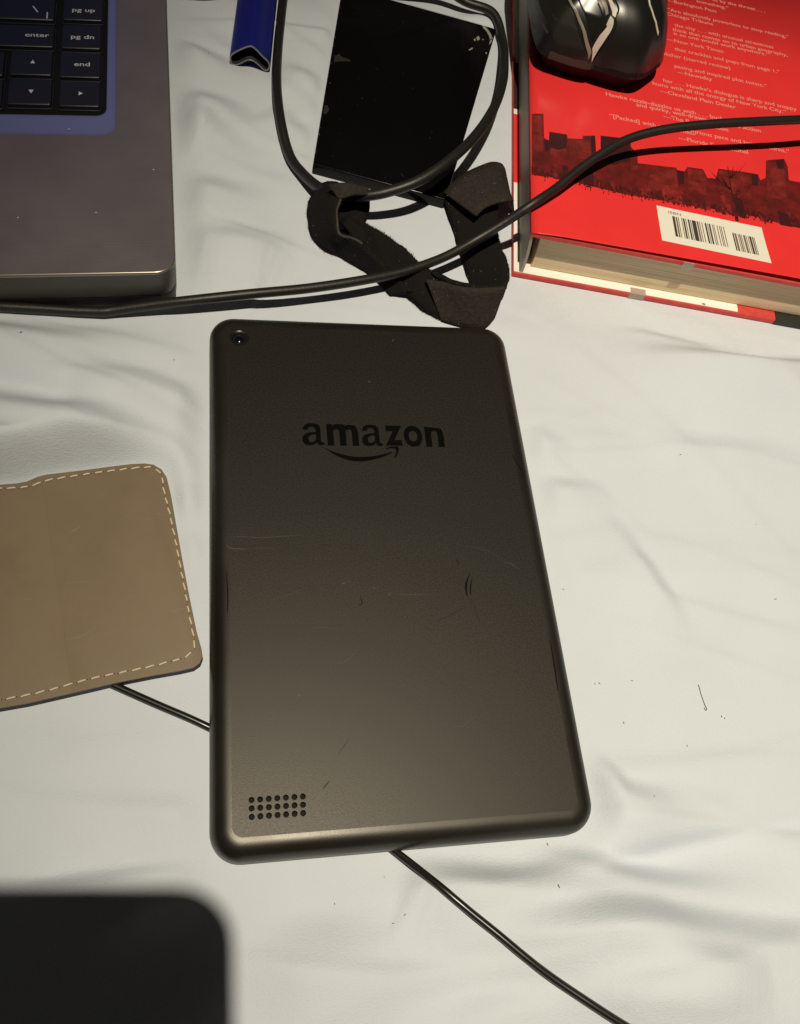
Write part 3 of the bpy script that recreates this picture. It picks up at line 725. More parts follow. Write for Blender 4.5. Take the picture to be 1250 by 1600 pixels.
ST = [(-129.46, 24.24, 4), (-123.65, 24.45, 4), (-118.92, 24.65, 4), (-115.58, 25.13, 4), (-112.83, 26.09, 4), (-110.09, 27.34, 4), (-101.58, 29.11, 4), (-92.32, 30.77, 4), (-84.07, 32.02, 4), (-78.69, 32.62, 4), (-76.27, 32.27, 4), (-74.3, 30.84, 4), (-73.15, 28.33, 4), (-72.43, 23.36, 4), (-70.47, 15, 4), (-68.52, 5.49, 4), (-66.93, -3.12, 4), (-65.37, -11.51, 4), (-64.15, -18.45, 4), (-62.95, -25.26, 4), (-62.19, -29.21, 4), (-62.34, -31.78, 4), (-63.43, -33.63, 4), (-65.63, -35.01, 4), (-69.45, -36.02, 4), (-78.61, -37.93, 4), (-87.6, -39.41, 4), (-94.86, -40.88, 4), (-101.97, -42.76, 4), (-109.48, -44.32, 4), (-116.9, -45.41, 4), (-121.77, -46.24, 4)]
path = catmull(ST, 10); acc = [0]
for a, c2 in zip(path, path[1:]): acc.append(acc[-1] + math.hypot(c2[0] - a[0], c2[1] - a[1]))
stm = MB().tube([(-1.35, 0, -.12), (-1.2, .0, .12), (-.6, 0, .24), (.6, 0, .24), (1.2, 0, .12), (1.35, 0, -.12)], [.16, .24, .28, .28, .24, .16], 8).mesh('stitch', M_THREAD)
d = 1.0; pit = MB()
while d < acc[-1]:
    i = max(k for k in range(len(acc)) if acc[k] <= d); i = min(i, len(path) - 2)
    t = (d - acc[i]) / max(1e-6, acc[i + 1] - acc[i]); a, c2 = path[i], path[i + 1]
    o = link('stitch', stm, case, (a[0] + (c2[0] - a[0]) * t, a[1] + (c2[1] - a[1]) * t, 4.0), math.atan2(c2[1] - a[1], c2[0] - a[0]) + random.uniform(-.05, .05) + .10)
    s = random.uniform(.82, 1.05); o.scale = (s, 1, 1)
    for e_ in (-1.42, 1.42):
        hx, hy = o.location[0] / K + e_ * math.cos(o.rotation_euler[2]), o.location[1] / K + e_ * math.sin(o.rotation_euler[2])
        pit.flat([(hx + .24 * math.cos(q_), hy + .24 * math.sin(q_)) for q_ in (0, 1.05, 2.1, 3.14, 4.19, 5.24)], 4.02)
    d += 3.95

pit.build('stitch_holes', mat('stitch_hole', (.05, .036, .024), .9), case, False)['kind'] = 'stuff'
scratches('scratch', [([(-102.82, -9.68, 4), (-97.41, -9, 4), (-90.8, -8.98, 4)], .12), ([(-101.78, 8.44, 4), (-99.98, 9.21, 4), (-98.38, 10.65, 4)], .3), ([(-69.21, -20.03, 4), (-67.54, -19.09, 4), (-65.28, -18.79, 4)], .25), ([(-100.36, -27.58, 4), (-96.26, -27.03, 4), (-92.38, -24.81, 4)], .2), ([(-78.16, 15.6, 4), (-74.6, 14.89, 4), (-71.34, 14.46, 4)], .12), ([(-90.78, -29.59, 4), (-88.45, -33.18, 4), (-86.17, -36.16, 4)], .1), ([(-113.74, -13.92, 4), (-112.09, -14.57, 4), (-110.8, -14.12, 4)], .3)],
          mat('leather_scratch', (.245, .195, .135), .6), case, 4.02)

# ------------------------------------------------------------------ hook-and-loop strap
M_WEAVE = mat('hook_side', (0.029, 0.024, 0.020), 0.85, spec=0.25, bump=.9, bscale=1100, var=.35, vscale=700)
M_PILE = mat('loop_pile', (0.011, 0.010, 0.009), 0.95, spec=0.15, bump=1.0, bscale=900)
M_FUZZ = mat('fuzz', (0.020, 0.017, 0.014), 0.7, spec=0.3)
strap = thing('cable_strap', 'fuzzy black hook-and-loop strap curled around the thick cord', 'strap')
def ribbon(name, pairs, m, sub=7, nv=6):
    a = catmull([p for p, q in pairs], sub); c2 = catmull([q for p, q in pairs], sub)
    rows = [[tuple(u[i] * (1 - k / nv) + w[i] * k / nv + (0) for i in range(3)) for k in range(nv + 1)] for u, w in zip(a, c2)]
    if m is M_PILE:
        rows = [[(p[0] + .55 * q[0], p[1] + .55 * q[1], max(.5, p[2] + .5 * q[2])) for p in r for q in (mnoise.noise_vector(Vector(p) * .22),)] for r in rows]
    o = MB().grid(rows).build(name, m, strap)
    md = o.modifiers.new('thickness', 'SOLIDIFY'); md.thickness = 0.0017 if m is M_PILE else 0.0010; md.offset = 0.0
    return rows
def pairs(A_, B_): return list(zip(A_, B_))
wrap = ribbon('strap_wrap', pairs([(-1.79, 155.12, 17), (-4.93, 151.59, 17), (-7.15, 145.73, 17), (-7.89, 138.37, 17), (-6.83, 133.3, 16), (-1.95, 133.28, 14), (2.39, 132.14, 12), (11.58, 125, 8), (23.05, 114.96, 5)],
                                  [(-5.18, 164.22, 13), (-10.9, 166.18, 10), (-14.81, 164.88, 5), (-16.58, 156.8, 2), (-15.45, 145.99, 1), (-10.24, 138.81, 0.8), (-1.77, 133.84, 0.8), (7.52, 126.18, 0.8), (15.13, 115.8, 0.8)]), M_PILE)
MB().tube(catmull([r[0] for r in wrap][4:-14], 1), .55, 6).build('strap_edge', mat('strap_edge', (.055, .046, .038), .8), strap)
flap_ = ribbon('strap_tab', pairs([(-10.17, 157.17, 18), (-6, 156.49, 20), (-0.78, 156.29, 20), (6.43, 157.02, 18)], [(-6.05, 150.42, 17), (-3.55, 150.66, 18), (-0.23, 151.34, 19), (5.54, 154.03, 17)]), M_WEAVE)
inner_ = ribbon('strap_tongue', pairs([(-3.57, 152.25, 4), (-1.18, 149.18, 9), (2.52, 145.22, 9), (9.33, 142.8, 7)], [(-3.42, 149.12, 1), (-3.9, 144.68, 9), (-0.85, 139.3, 9), (5.62, 136.69, 5)]), M_PILE)
diag = ribbon('strap_band', pairs([(0.3, 153.1, 6), (6.36, 144.89, 10), (12.37, 139.1, 11), (19.76, 132.72, 11), (25.59, 124.9, 11), (31.49, 121.37, 9), (37.76, 120.95, 5)], [(-2.23, 142.6, 3), (2.61, 137.42, 4), (7.51, 131.86, 4), (13.52, 124.37, 4), (22.04, 114.3, 3), (28.94, 107.23, 2), (37.31, 103.55, 1)]), M_PILE)
low = ribbon('strap_fold', pairs([(27.53, 116.28, 11), (33.1, 113.52, 13), (38.73, 109.79, 15), (47.52, 108.47, 16), (57.95, 108.89, 17)], [(34.65, 103.74, 1), (38.77, 102.31, 1), (44.54, 100.95, 1), (51.84, 100.64, 1), (57.33, 106.39, 1.2)]), M_WEAVE)
cav = ribbon('strap_inner', pairs([(-4.81, 158.63, 9), (-4.86, 152.64, 6), (-3.11, 147.43, 2)], [(8.73, 161.76, 9), (7.84, 156.98, 5), (5.49, 151.49, 3)]), M_PILE)
innr = ribbon('strap_inner', pairs([(30.68, 120.51, 11), (36.29, 115.95, 12), (43.2, 111.61, 14), (51.8, 109.5, 15.5), (58.5, 109.7, 16.5)], [(35.42, 117.4, 5), (40.36, 113.65, 5), (47.04, 112.69, 5), (55.34, 113.17, 5), (60.93, 113.5, 5)]), M_PILE)
up_ = ribbon('strap_upright', pairs([(58.35, 109.47, 16), (62.05, 118.53, 14), (63.26, 127.33, 12), (62.76, 136.24, 10), (62.81, 145.52, 9), (63.23, 151.93, 10), (65.42, 162.27, 10)], [(50.38, 122.71, 0.8), (49.1, 129.63, 0.8), (47.95, 137.75, 0.8), (46.8, 146.57, 1), (45.57, 156.63, 2), (44.43, 163.07, 3), (42.78, 170.32, 4)]), M_PILE)
top_ = ribbon('strap_end', pairs([(42.23, 168.69, 8), (45.67, 172.25, 10), (51.23, 176.45, 12), (58.89, 180.85, 13), (65.12, 185.05, 12), (71.65, 190.64, 7), (75.43, 193.41, 2)], [(53.2, 151.61, 12), (56.73, 154.29, 14), (60.55, 155.15, 16), (64.65, 155.97, 17), (68.98, 157.8, 16), (72.94, 165.07, 8), (74.91, 165.81, 3)]), M_WEAVE)
fz = MB()
def fuzz(rows, n, ln=1.7, side=0):
    for _ in range(n):
        i = random.randrange(len(rows) - 1); k = random.randrange(len(rows[0]) - 1); u, w = random.random(), random.random()
        if random.random() < .25: k = random.choice((0, len(rows[0]) - 2)); w = 0.0 if k == 0 else 1.0
        p = [Vector(q) for q in (rows[i][k], rows[i + 1][k], rows[i][k + 1], rows[i + 1][k + 1])]
        o = (p[0] * (1 - u) + p[1] * u) * (1 - w) + (p[2] * (1 - u) + p[3] * u) * w
        nrm = (p[1] - p[0]).cross(p[2] - p[0])
        if nrm.length < 1e-6: continue
        nrm.normalize()
        if nrm.z < 0: nrm = -nrm
        if random.random() < .3: nrm = -nrm
        dr = (nrm + Vector((random.gauss(0, .6), random.gauss(0, .6), random.gauss(0, .35)))).normalized()
        s = Vector((random.gauss(0, 1), random.gauss(0, 1), random.gauss(0, 1))).normalized() * .075
        l = ln * random.uniform(.5, 1.15); mid = o + dr * l * .55 + Vector((random.gauss(0, .2), random.gauss(0, .2), 0)); e = mid + (dr + Vector((random.gauss(0, .7), random.gauss(0, .7), -.2))) * l * .4
        fz.add([o - s, o + s, mid + s * .8, mid - s * .8, e], [(0, 1, 2, 3), (3, 2, 4)])
fuzz(wrap, 8200, 1.35); fuzz(diag, 8600, 1.5); fuzz(up_, 3600, .8); fuzz(cav, 900, .8); fuzz(flap_, 160, 1.0); fuzz(top_, 130, .9); fuzz(innr, 500, .9)
du = MB()
for rows in (wrap, diag, up_, low, top_):
    for _ in range(26):
        i, k = random.randrange(len(rows)), random.randrange(len(rows[0])); p = rows[i][k]; r = random.uniform(.05, .13)
        z = p[2] + 1.2; x, y = p[0] + random.uniform(-1, 1), p[1] + random.uniform(-1, 1)
        du.loft([[(x - r, y - r, z), (x + r, y - r, z), (x + r, y + r, z), (x - r, y + r, z)], [(x - r * .5, y - r * .5, z + r), (x + r * .5, y - r * .5, z + r), (x + r * .5, y + r * .5, z + r), (x - r * .5, y + r * .5, z + r)]])
du.build('dust', mat('strap_dust', (.42, .37, .29), .9), strap, False)['kind'] = 'stuff'
fo = fz.build('fuzz', M_FUZZ, strap, False); fo['kind'] = 'stuff'

# ------------------------------------------------------------------ book
M_RED = mat('red_jacket', (0.90, 0.043, 0.045), 0.33, spec=0.4, var=.05, vscale=25, coat=.15)
M_REDEDGE = mat('red_board_edge', (0.62, 0.06, 0.05), 0.6, var=.15, vscale=250)
M_PAGES = mat('page_edges', (0.78, 0.63, 0.42), 0.9, spec=.1, var=.26, vscale=1.0, stretch=(9, 9, 2300), bump=.8, bscale=1.0)
M_WHITEP = mat('white_paper', (0.92, 0.90, 0.85), 0.8, spec=.2, var=.03)
M_SPINE = mat('jacket_spine', (0.38, 0.33, 0.255), 0.5, var=.06)
M_BLACKB = mat('black_board', (0.02, 0.022, 0.018), 0.6)
M_PRINT1 = mat('skyline_print', (0.075, 0.013, 0.013), 0.33, color2=(0.22, 0.018, 0.017), vscale=170, detail=8, coat=.15)
M_PRINT2 = mat('tower_print', (0.055, 0.013, 0.016), 0.33, var=.15, vscale=120, coat=.15)
M_PRINT3 = mat('pale_tower_print', (0.19, 0.021, 0.019), 0.33, var=.45, vscale=200, coat=.15)
M_PRINT4 = mat('haze_tower_print', (0.27, 0.025, 0.023), 0.33, var=.4, vscale=220, coat=.15)
M_TREE = mat('tree_print', (0.07, 0.012, 0.012), 0.4)
M_TEXT = mat('pale_text_print', (0.96, 0.37, 0.32), 0.4)
M_TAPE = mat('clear_tape', (0.55, 0.45, 0.38), 0.35, alpha=.6)
M_BAR = mat('barcode_ink', (0.20, 0.16, 0.12), 0.6)
M_BAR2 = mat('barcode_ink_dark', (0.06, 0.05, 0.04), 0.6)
book = thing('hardback_book', 'thick hardback in a red jacket with barcode, lying face down at the right', 'book', (69.6, 130.0, 0), (0, 0, BOOKROT))
BW, BH, TH = 158, 236, 27.0
MB().box(-.6, BW, 0, BH, 0.1, 2.9, .45).build('lower_board', M_REDEDGE, book)
dk = (120.5, -1.95, 3)[0]
MB().box(dk, BW + .3, -.25, 40, 0.05, 3.1, .3).build('board_corner', M_BLACKB, book)
fe = (102.32, 1.41, 3)
MB().add([(-.4, .5, 2.94), (fe[0], .55, 2.94), (fe[0] + .2, 1.6, 2.94), (fe[0] + .2, BH - 1, 2.94), (-.4, BH - 1, 2.94), (-.4, .5, 3.12), (fe[0], .55, 3.12), (fe[0] + .2, 1.6, 3.12), (fe[0] + .2, BH - 1, 3.12), (-.4, BH - 1, 3.12)],
         [(0, 1, 2, 3, 4), (5, 6, 7, 8, 9), (0, 1, 6, 5), (1, 2, 7, 6), (2, 3, 8, 7), (3, 4, 9, 8), (4, 0, 5, 9)]).build('jacket_flap', M_WHITEP, book, False)
pg = MB()
lay = [(5.2, 3.2), (4.6, 3.6), (4.3, 6), (4.2, 9), (4.25, 9.3), (4.1, 12), (4.15, 12.25), (4.0, 16), (3.9, 19), (3.9, 23.0)]
pg.loft([[(7.0 - .35 * max(0, z - 8) * .3, i, z), (BW - 4 - .3 * (z > 10), i, z), (BW - 4, BH - 4, z), (7.0, BH - 4, z)] for i, z in lay])
pg.build('page_block', M_PAGES, book)
# spine: its lower edge flares out to the lower board
sp = [(2.4, 3.2), (1.9, 4.2), (2.2, 6), (2.0, 12), (1.2, 18), (.35, 23.5), (0.0, 26.0), (1.2, 26.0), (1.6, 23), (2.4, 18), (3.2, 12), (3.5, 6), (3.6, 3.2)]
MB().loft([[(x, 0.6, z) for x, z in sp], [(x, BH - .6, z) for x, z in sp]]).build('spine', M_SPINE, book)
jn = MB()
sr0, sr1 = (-0.31, 54.67, 3)[1], (-0.32, 101.93, 3)[1]
st0, st1 = (-0.32, 105.68, 3)[1], (-0.33, 141.44, 3)[1]
for y0, y1, m in ((sr0, sr1, M_RED), (st0, st1, mat('spine_dark_print', (.05, .022, .018), .5))):
    q = MB().flat([(-.45, y0), (2.0, y0), (2.0, y1), (-.45, y1)], 3.16); q.build('spine_print', m, book, False)
tri_ = [(-1.34, 147.26, 3), (1.35, 142.5, 3), (-1.33, 141.11, 3)]
MB().flat([p[:2] for p in tri_], 3.16).build('spine_print', M_RED, book, False)
MB().box(0.0, BW, 0, BH, 23.2, 26.0, .5).build('upper_board', M_REDEDGE, book)
# jacket: a paper sheet that lifts away from the board towards the right
nx_ = 40; rows_t = []
for j, y in enumerate([-.8, -.4, 0.2, 1.5] + [3.0 * k for k in range(1, 16)] + [60, 100, 150, BH]):
    row = []
    for i in range(nx_ + 1):
        x = BW * i / nx_
        lift = 0.35 + 2.6 * (i / nx_) ** .8 if i else .1
        lift = lift * max(0.0, 1 - y / 45) ** 2
        row.append((x, y + .5, 26.1 + min(.9, .9 * min(1, i / 1.5)) * .35 + lift * min(1, i / 3)))
    rows_t.append(row)
jk = MB().grid(rows_t).build('jacket', M_RED, book)
sd_ = jk.modifiers.new('paper', 'SOLIDIFY'); sd_.thickness = .00022; sd_.offset = -1
def jz(x, y):
    i = max(0.0, min(1.0, x / BW)); lift = (0.35 + 2.6 * i ** .8) * max(0.0, 1 - max(0, y - .5) / 45) ** 2
    return 26.1 + .315 + lift
def drape(mbx, poly, dz, nx=1):
    """print that follows the jacket surface"""
    bm = bmesh.new(); vs = [bm.verts.new((p[0], p[1], 0)) for p in poly]; bm.faces.new(vs)
    bmesh.ops.triangulate(bm, faces=bm.faces)
    for _ in range(nx): bmesh.ops.subdivide_edges(bm, edges=[e for e in bm.edges if e.calc_length() > 6], cuts=1, use_grid_fill=False); bmesh.ops.triangulate(bm, faces=bm.faces)
    bm.verts.index_update()
    mbx.add([(v.co.x, v.co.y, jz(v.co.x, v.co.y) + dz) for v in bm.verts], [tuple(v.index for v in f.verts) for f in bm.faces]); bm.free()
TZ = 26.6
sky_poly = [p[:2] for p in [(0.85, 71.99, 26.6), (6.06, 73.57, 26.6), (6.09, 57.64, 26.6), (8.27, 56.57, 26.6), (8.56, 61.22, 26.6), (16.67, 62.87, 26.6), (16.9, 60.5, 26.6), (24.05, 62.15, 26.6), (24.14, 64.34, 26.6), (29.83, 66, 26.6), (29.79, 54.28, 26.6), (31.82, 54.43, 26.6), (32.44, 66.77, 26.6), (46.52, 68.69, 26.6), (46.38, 63.57, 26.6), (49.02, 60.03, 26.6), (49.08, 53.67, 26.6), (53.74, 54.27, 26.6), (62.07, 55.18, 26.6), (67.33, 55.93, 26.6), (67.4, 54.54, 26.6), (70.83, 54.5, 26.6), (72.73, 57.86, 26.6), (80.14, 58.5, 26.6), (81.65, 53.26, 26.6), (85.71, 53.95, 26.6), (87.81, 60.91, 26.6), (100.79, 62.35, 26.6), (107.28, 62.7, 26.6), (107.81, 58.98, 26.6), (110.83, 61.24, 26.6), (112.87, 73.43, 26.6), (122.35, 77.13, 26.6), (123.39, 71.95, 26.6), (122.47, 62.98, 26.6), (127.93, 63.02, 26.6), (136.87, 64.01, 26.6), (131.12, 32.27, 26.6), (122.74, 32.57, 26.6), (115.46, 32.86, 26.6), (103.17, 34.27, 26.6), (86.63, 34.02, 26.6), (71.24, 33.22, 26.6), (56.08, 32.84, 26.6), (40.09, 32.19, 26.6), (29.28, 33.03, 26.6), (19.5, 33.72, 26.6), (7.81, 33.61, 26.6), (0.45, 33.19, 26.6)]]
pm = MB(); drape(pm, sky_poly, .05, 3); pm.build('skyline_print', M_PRINT1, book, False)
def towers(name, m, polys, dz):
    for p in polys:
        t = MB(); drape(t, [q[:2] for q in p], dz, 2); t.build(name, m, book, False)
towers('tower_print', M_PRINT2, [[(8.58, 62.37, 26.6), (16.67, 62.87, 26.6), (16.21, 54.2, 26.6), (12.14, 51.63, 26.6), (8.39, 52.66, 26.6)], [(32.44, 66.77, 26.6), (46.52, 68.69, 26.6), (46.38, 63.57, 26.6), (45.14, 54.39, 26.6), (37.09, 48.92, 26.6), (32.14, 50.74, 26.6)],
      [(67.15, 54.05, 26.6), (70.69, 54.19, 26.6), (69.87, 45.88, 26.6), (67.39, 45.76, 26.6)], [(117.8, 74.81, 26.6), (122.33, 76.98, 26.6), (121.01, 70.12, 26.6), (118.08, 69.6, 26.6)], [(103.92, 61.78, 26.6), (107.17, 61.95, 26.6), (106.1, 54.55, 26.6), (103.39, 54.95, 26.6)], [(6.06, 55.93, 26.6), (8.47, 56.63, 26.6), (8.34, 50.55, 26.6), (6.33, 48.58, 26.6)], [(27.76, 65.4, 26.6), (29.83, 66, 26.6), (29.66, 53.68, 26.6), (27.69, 52.56, 26.6)]], .09)
towers('pale_tower_print', M_PRINT3, [[(8.64, 50.63, 26.6), (10.75, 56.16, 26.6), (13.82, 58.47, 26.6), (16.25, 55.62, 26.6), (16.06, 49.26, 26.6), (9.04, 45.89, 26.6)], [(17.36, 59.21, 26.6), (23.71, 61.34, 26.6), (24.14, 64.34, 26.6), (27.54, 65.04, 26.6), (27.26, 49.64, 26.6), (17.54, 48.99, 26.6)], [(45.85, 58.84, 26.6), (49.13, 58.63, 26.6), (48.83, 50.1, 26.6), (45.31, 47.73, 26.6)],
      [(52.04, 45.44, 26.6), (59.83, 53.15, 26.6), (67.12, 53.76, 26.6), (66.53, 41.15, 26.6), (52.43, 37.37, 26.6)], [(72.61, 56.69, 26.6), (79.82, 57.56, 26.6), (81.17, 52.71, 26.6), (79.96, 42, 26.6), (71.68, 42.53, 26.6)], [(87.67, 59.73, 26.6), (100.09, 61.15, 26.6), (103.22, 60.58, 26.6), (101.57, 44.99, 26.6), (86.79, 43.82, 26.6)], [(111.33, 60.94, 26.6), (116.46, 73.26, 26.6), (117.12, 69.04, 26.6), (121.22, 68.72, 26.6), (119.79, 49.8, 26.6), (109.46, 48.46, 26.6)], [(1.04, 70.58, 26.6), (5.52, 72.23, 26.6), (5.55, 49.05, 26.6), (1.19, 47.12, 26.6)]], .08)
rk = random.Random(9)
def onband(t): 
    a, c2 = (0.86, 37.26, 26.6), (129.5, 36.13, 26.6)
    return (a[0] + (c2[0] - a[0]) * t, a[1] + (c2[1] - a[1]) * t)
for k in range(34):
    x, y = onband(rk.random()); w, h = rk.uniform(1.5, 5), rk.uniform(3, 13); y -= 4
    t = MB(); drape(t, [(x, y), (x + w, y), (x + w, y + h - rk.uniform(0, .6)), (x + w * rk.uniform(.3, .8), y + h), (x, y + h - rk.uniform(0, .5))], .10 + .002 * k, 0)
    t.build('tower_print', (M_PRINT2, M_PRINT3, M_PRINT1, M_PRINT4)[k % 4], book, False)
tr = MB()
ba_, bb_ = (0.54, 32.88, 26.6), (122.73, 32.47, 26.6)
for k in range(420):
    t = rk.random(); x, y = ba_[0] + (bb_[0] - ba_[0]) * t, ba_[1] + (bb_[1] - ba_[1]) * t + 1.4 * math.sin(t * 3.1) * -1 + rk.uniform(0, 5) ** 1.0
    h = rk.uniform(.6, 2.6); w = rk.uniform(.15, .7); z = jz(x, y) + .19
    tr.add([(x - w, y, z), (x + w, y - .2, z), (x + rk.uniform(-.5, .5), y + h, z)], [(0, 1, 2)])
def limb(pts, w):
    pts = [p[:2] for p in pts]; n = len(pts)
    L, R = strip(pts, w)
    for i in range(n - 1): tr.add([(*L[i], jz(*L[i]) + .13), (*R[i], jz(*R[i]) + .13), (*R[i + 1], jz(*R[i + 1]) + .13), (*L[i + 1], jz(*L[i + 1]) + .13)], [(0, 1, 2, 3)])
limb([(92.47, 29.14, 26.6), (92.91, 37.27, 26.6), (92.54, 43.97, 26.6), (92.37, 50.85, 26.6), (92.53, 57.93, 26.6), (92.62, 63.68, 26.6)], [1.7, 1.3, .9, .7, .5, .2])
br = [(92.71, 41.28, 26.6), (92.55, 48.11, 26.6), (92.47, 55.79, 26.6), (92.42, 48.77, 26.6), (92.52, 44.66, 26.6), (92.77, 38.58, 26.6)]
rnd = random.Random(4)
for k in range(26):
    t = rnd.random(); a = br[k % 6]; side = -1 if k % 2 else 1; ln_ = rnd.uniform(5, 14)
    dx, dy = side * rnd.uniform(.35, 1), rnd.uniform(.25, 1.1)
    m1 = (a[0] + dx * ln_ * .5, a[1] + dy * ln_ * .45); e1 = (a[0] + dx * ln_, a[1] + dy * ln_ + rnd.uniform(0, 3))
    limb([a, m1, e1], [.28, .2, .06])
    limb([m1, (m1[0] + dx * 3, m1[1] + rnd.uniform(2, 6))], [.16, .05])
limb([(106.01, 30.99, 26.6), (106.15, 33.29, 26.6), (107.32, 35.61, 26.6)], [.8, .6, .2])
for k in range(11):
    x0, y0 = ((5.55, 30.39, 26.6))[:2]; x1, y1 = ((48.16, 29.48, 26.6))[:2]; t = k / 10 + rnd.uniform(-.03, .03)
    x, y = x0 + (x1 - x0) * t, y0 + (y1 - y0) * t; limb([(x, y), (x + rnd.uniform(-.5, .5), y + rnd.uniform(2, 4))], [.35, .1])
tr.build('tree_print', M_TREE, book, False)['kind'] = 'stuff'
# printed quotations (words hidden under the mouse and cable are left out)
def quote(body, p, size=3.7, align='RIGHT', shear=0.0):
    return text('quotation', body, (p[0], p[1], jz(p[0], p[1]) + .16), size, M_TEXT, book, 0.0, align, 1.02, .03, shear)
for body, p in [
    ('takes us by the throat . . .', (129.99, 191.33, 26.6)), ('something.\u201d', (108.73, 186.52, 26.6)), ('\u2014Burlington Post', (101.29, 181.12, 26.6)),
    ('\u201cAre absolutely powerless to stop reading,\u201d', (140.56, 173.16, 26.6)), ('\u2014Chicago Tribune', (98.12, 169.22, 26.6)),
    ('the city . . . with unusual streetness', (130.09, 161.15, 26.6)), ('think that comes on to urban geography,', (137.21, 157.03, 26.6)), ('it so one would work anywhere.\u201d', (126.49, 153.73, 26.6)), ('\u2014New York Times', (101.09, 147.84, 26.6)),
    ('that crackles and pops from page 1.\u201d', (130.5, 141.34, 26.6)), ('\u2014Publisher (starred review)', (103.29, 135.53, 26.6)),
    ('pacing and inspired plot twists.\u201d', (121.52, 127.63, 26.6)), ('\u2014Newsday', (92.09, 123.38, 26.6)),
    ('her . . . Hawke\u2019s dialogue is sharp and snappy', (135.03, 114.58, 26.6)), ('hums with all the energy of New York City.\u201d', (128.99, 110.64, 26.6)), ('\u2014Cleveland Plain Dealer', (102.14, 105.97, 26.6))]:
    quote(body, p)
for body, p in [('Hawke razzle-dazzles us with . . . bushels of', (36.13, 95.24, 26.6)), ('and quirky, well-drawn characters action', (50.88, 92.36, 26.6)), ('\u2014The Boston Globe', (63.99, 88.07, 26.6)), ('\u201c[Packed] with a breathless', (37.18, 80.45, 26.6)),
                ('\u2014Florida Sun-Sentinel', (70.27, 75.06, 26.6))]:
    quote(body, p, 3.7, 'LEFT')
quote('furious pace and hair-pin turns.\u201d', (125.93, 81.72, 26.6))
# barcode sticker
bq = [(55.51, 29.03, 27.2), (103.67, 28.01, 27.2), (104.22, 5.98, 27.2), (55.87, 7.85, 27.2)]
st_ = MB(); drape(st_, [p[:2] for p in bq], .10, 3); st_.build('barcode_sticker', M_WHITEP if False else mat('sticker_paper', (0.90, 0.87, 0.76), .5), book, False)
def on_st(u, v):
    a = [bq[0][i] * (1 - u) + bq[1][i] * u for i in (0, 1)]; c2 = [bq[3][i] * (1 - u) + bq[2][i] * u for i in (0, 1)]
    return (a[0] * (1 - v) + c2[0] * v, a[1] * (1 - v) + c2[1] * v)
ba, bb = MB(), MB()
def bars(u0, u1, v0, v1, seq):
    tot = sum(seq); u = u0
    for i, s in enumerate(seq):
        w = (u1 - u0) * s / tot
        if i % 2 == 0:
            (bb if s > 1 and i % 4 == 0 else ba).add([(*p, jz(*p) + .15) for p in (on_st(u, v0), on_st(u + w, v0), on_st(u + w, v1), on_st(u, v1))], [(0, 1, 2, 3)])
        u += w
bars(.135, .62, .22, .80, [3, 1, 2, 1, 1, 3, 1, 1, 2, 1, 1, 2, 2, 1, 1, 1, 5, 1, 2, 1, 1, 2, 1, 3, 2, 1, 1, 1, 2, 2, 1, 1, 1, 3, 1, 2, 1, 1, 1, 2, 1])
bars(.69, .90, .34, .84, [2, 1, 3, 2, 1, 1, 2, 1, 1, 2, 3, 1, 1, 2, 1, 1, 3, 1, 2, 1, 1])
ba.build('barcode_bars', M_BAR, book, False)['kind'] = 'stuff'; bb.build('barcode_bars', M_BAR2, book, False)['kind'] = 'stuff'
p_ = on_st(.10, .165); text('sticker_text', 'ISBN', (p_[0], p_[1], jz(*p_) + .15), 2.3, M_BAR, book, -.02, 'LEFT', 1.3)
# tape tabs that hold the jacket, and a paper slip under the upper board
def tab_piece(x0, x1, zs, y=-.35):
    MB().add([(x0, y, zs[0]), (x1, y, zs[0]), (x1, y - .05, zs[1]), (x0, y - .05, zs[1]), (x0 + .3, 2.5, zs[0] + .1), (x1 + .3, 2.5, zs[0] + .1)], [(0, 1, 2, 3), (0, 1, 5, 4)]).build('tape', M_TAPE, book)
ax = (65.62, -1.24, 24)[0]; bx = (70.44, -1.17, 24)[0]
MB().box(ax, bx, -.45, -.05, 22.0, 25.9).build('tape', M_TAPE, book)
ax = (52.01, -0.54, 2)[0]; bx = (58.8, -0.47, 2)[0]
MB().box(ax, bx, -.3, -.05, 0.2, 2.9).build('tape', M_TAPE, book)
MB().box(ax + .3, bx + .5, -.2, 3.4, 3.14, 3.2).build('tape', M_TAPE, book)
sx0, sx1 = (43.9, 0.47, 22)[0], (101.12, -1.44, 22)[0]
MB().box(sx0, sx1, 1.6, 8, 22.75, 23.1).build('paper_slip', M_WHITEP, book)
hole = (86.33, 1.4, 4)
MB().loft([[(hole[0] + r * math.cos(a) * 1.6, hole[1] + r * math.sin(a), 3.14 + z) for a in [2 * math.pi * k / 10 for k in range(10)]] for r, z in ((.6, 0), (.5, .04))]).build('stain_spot', mat('stain', (.35, .22, .08), .8), book)

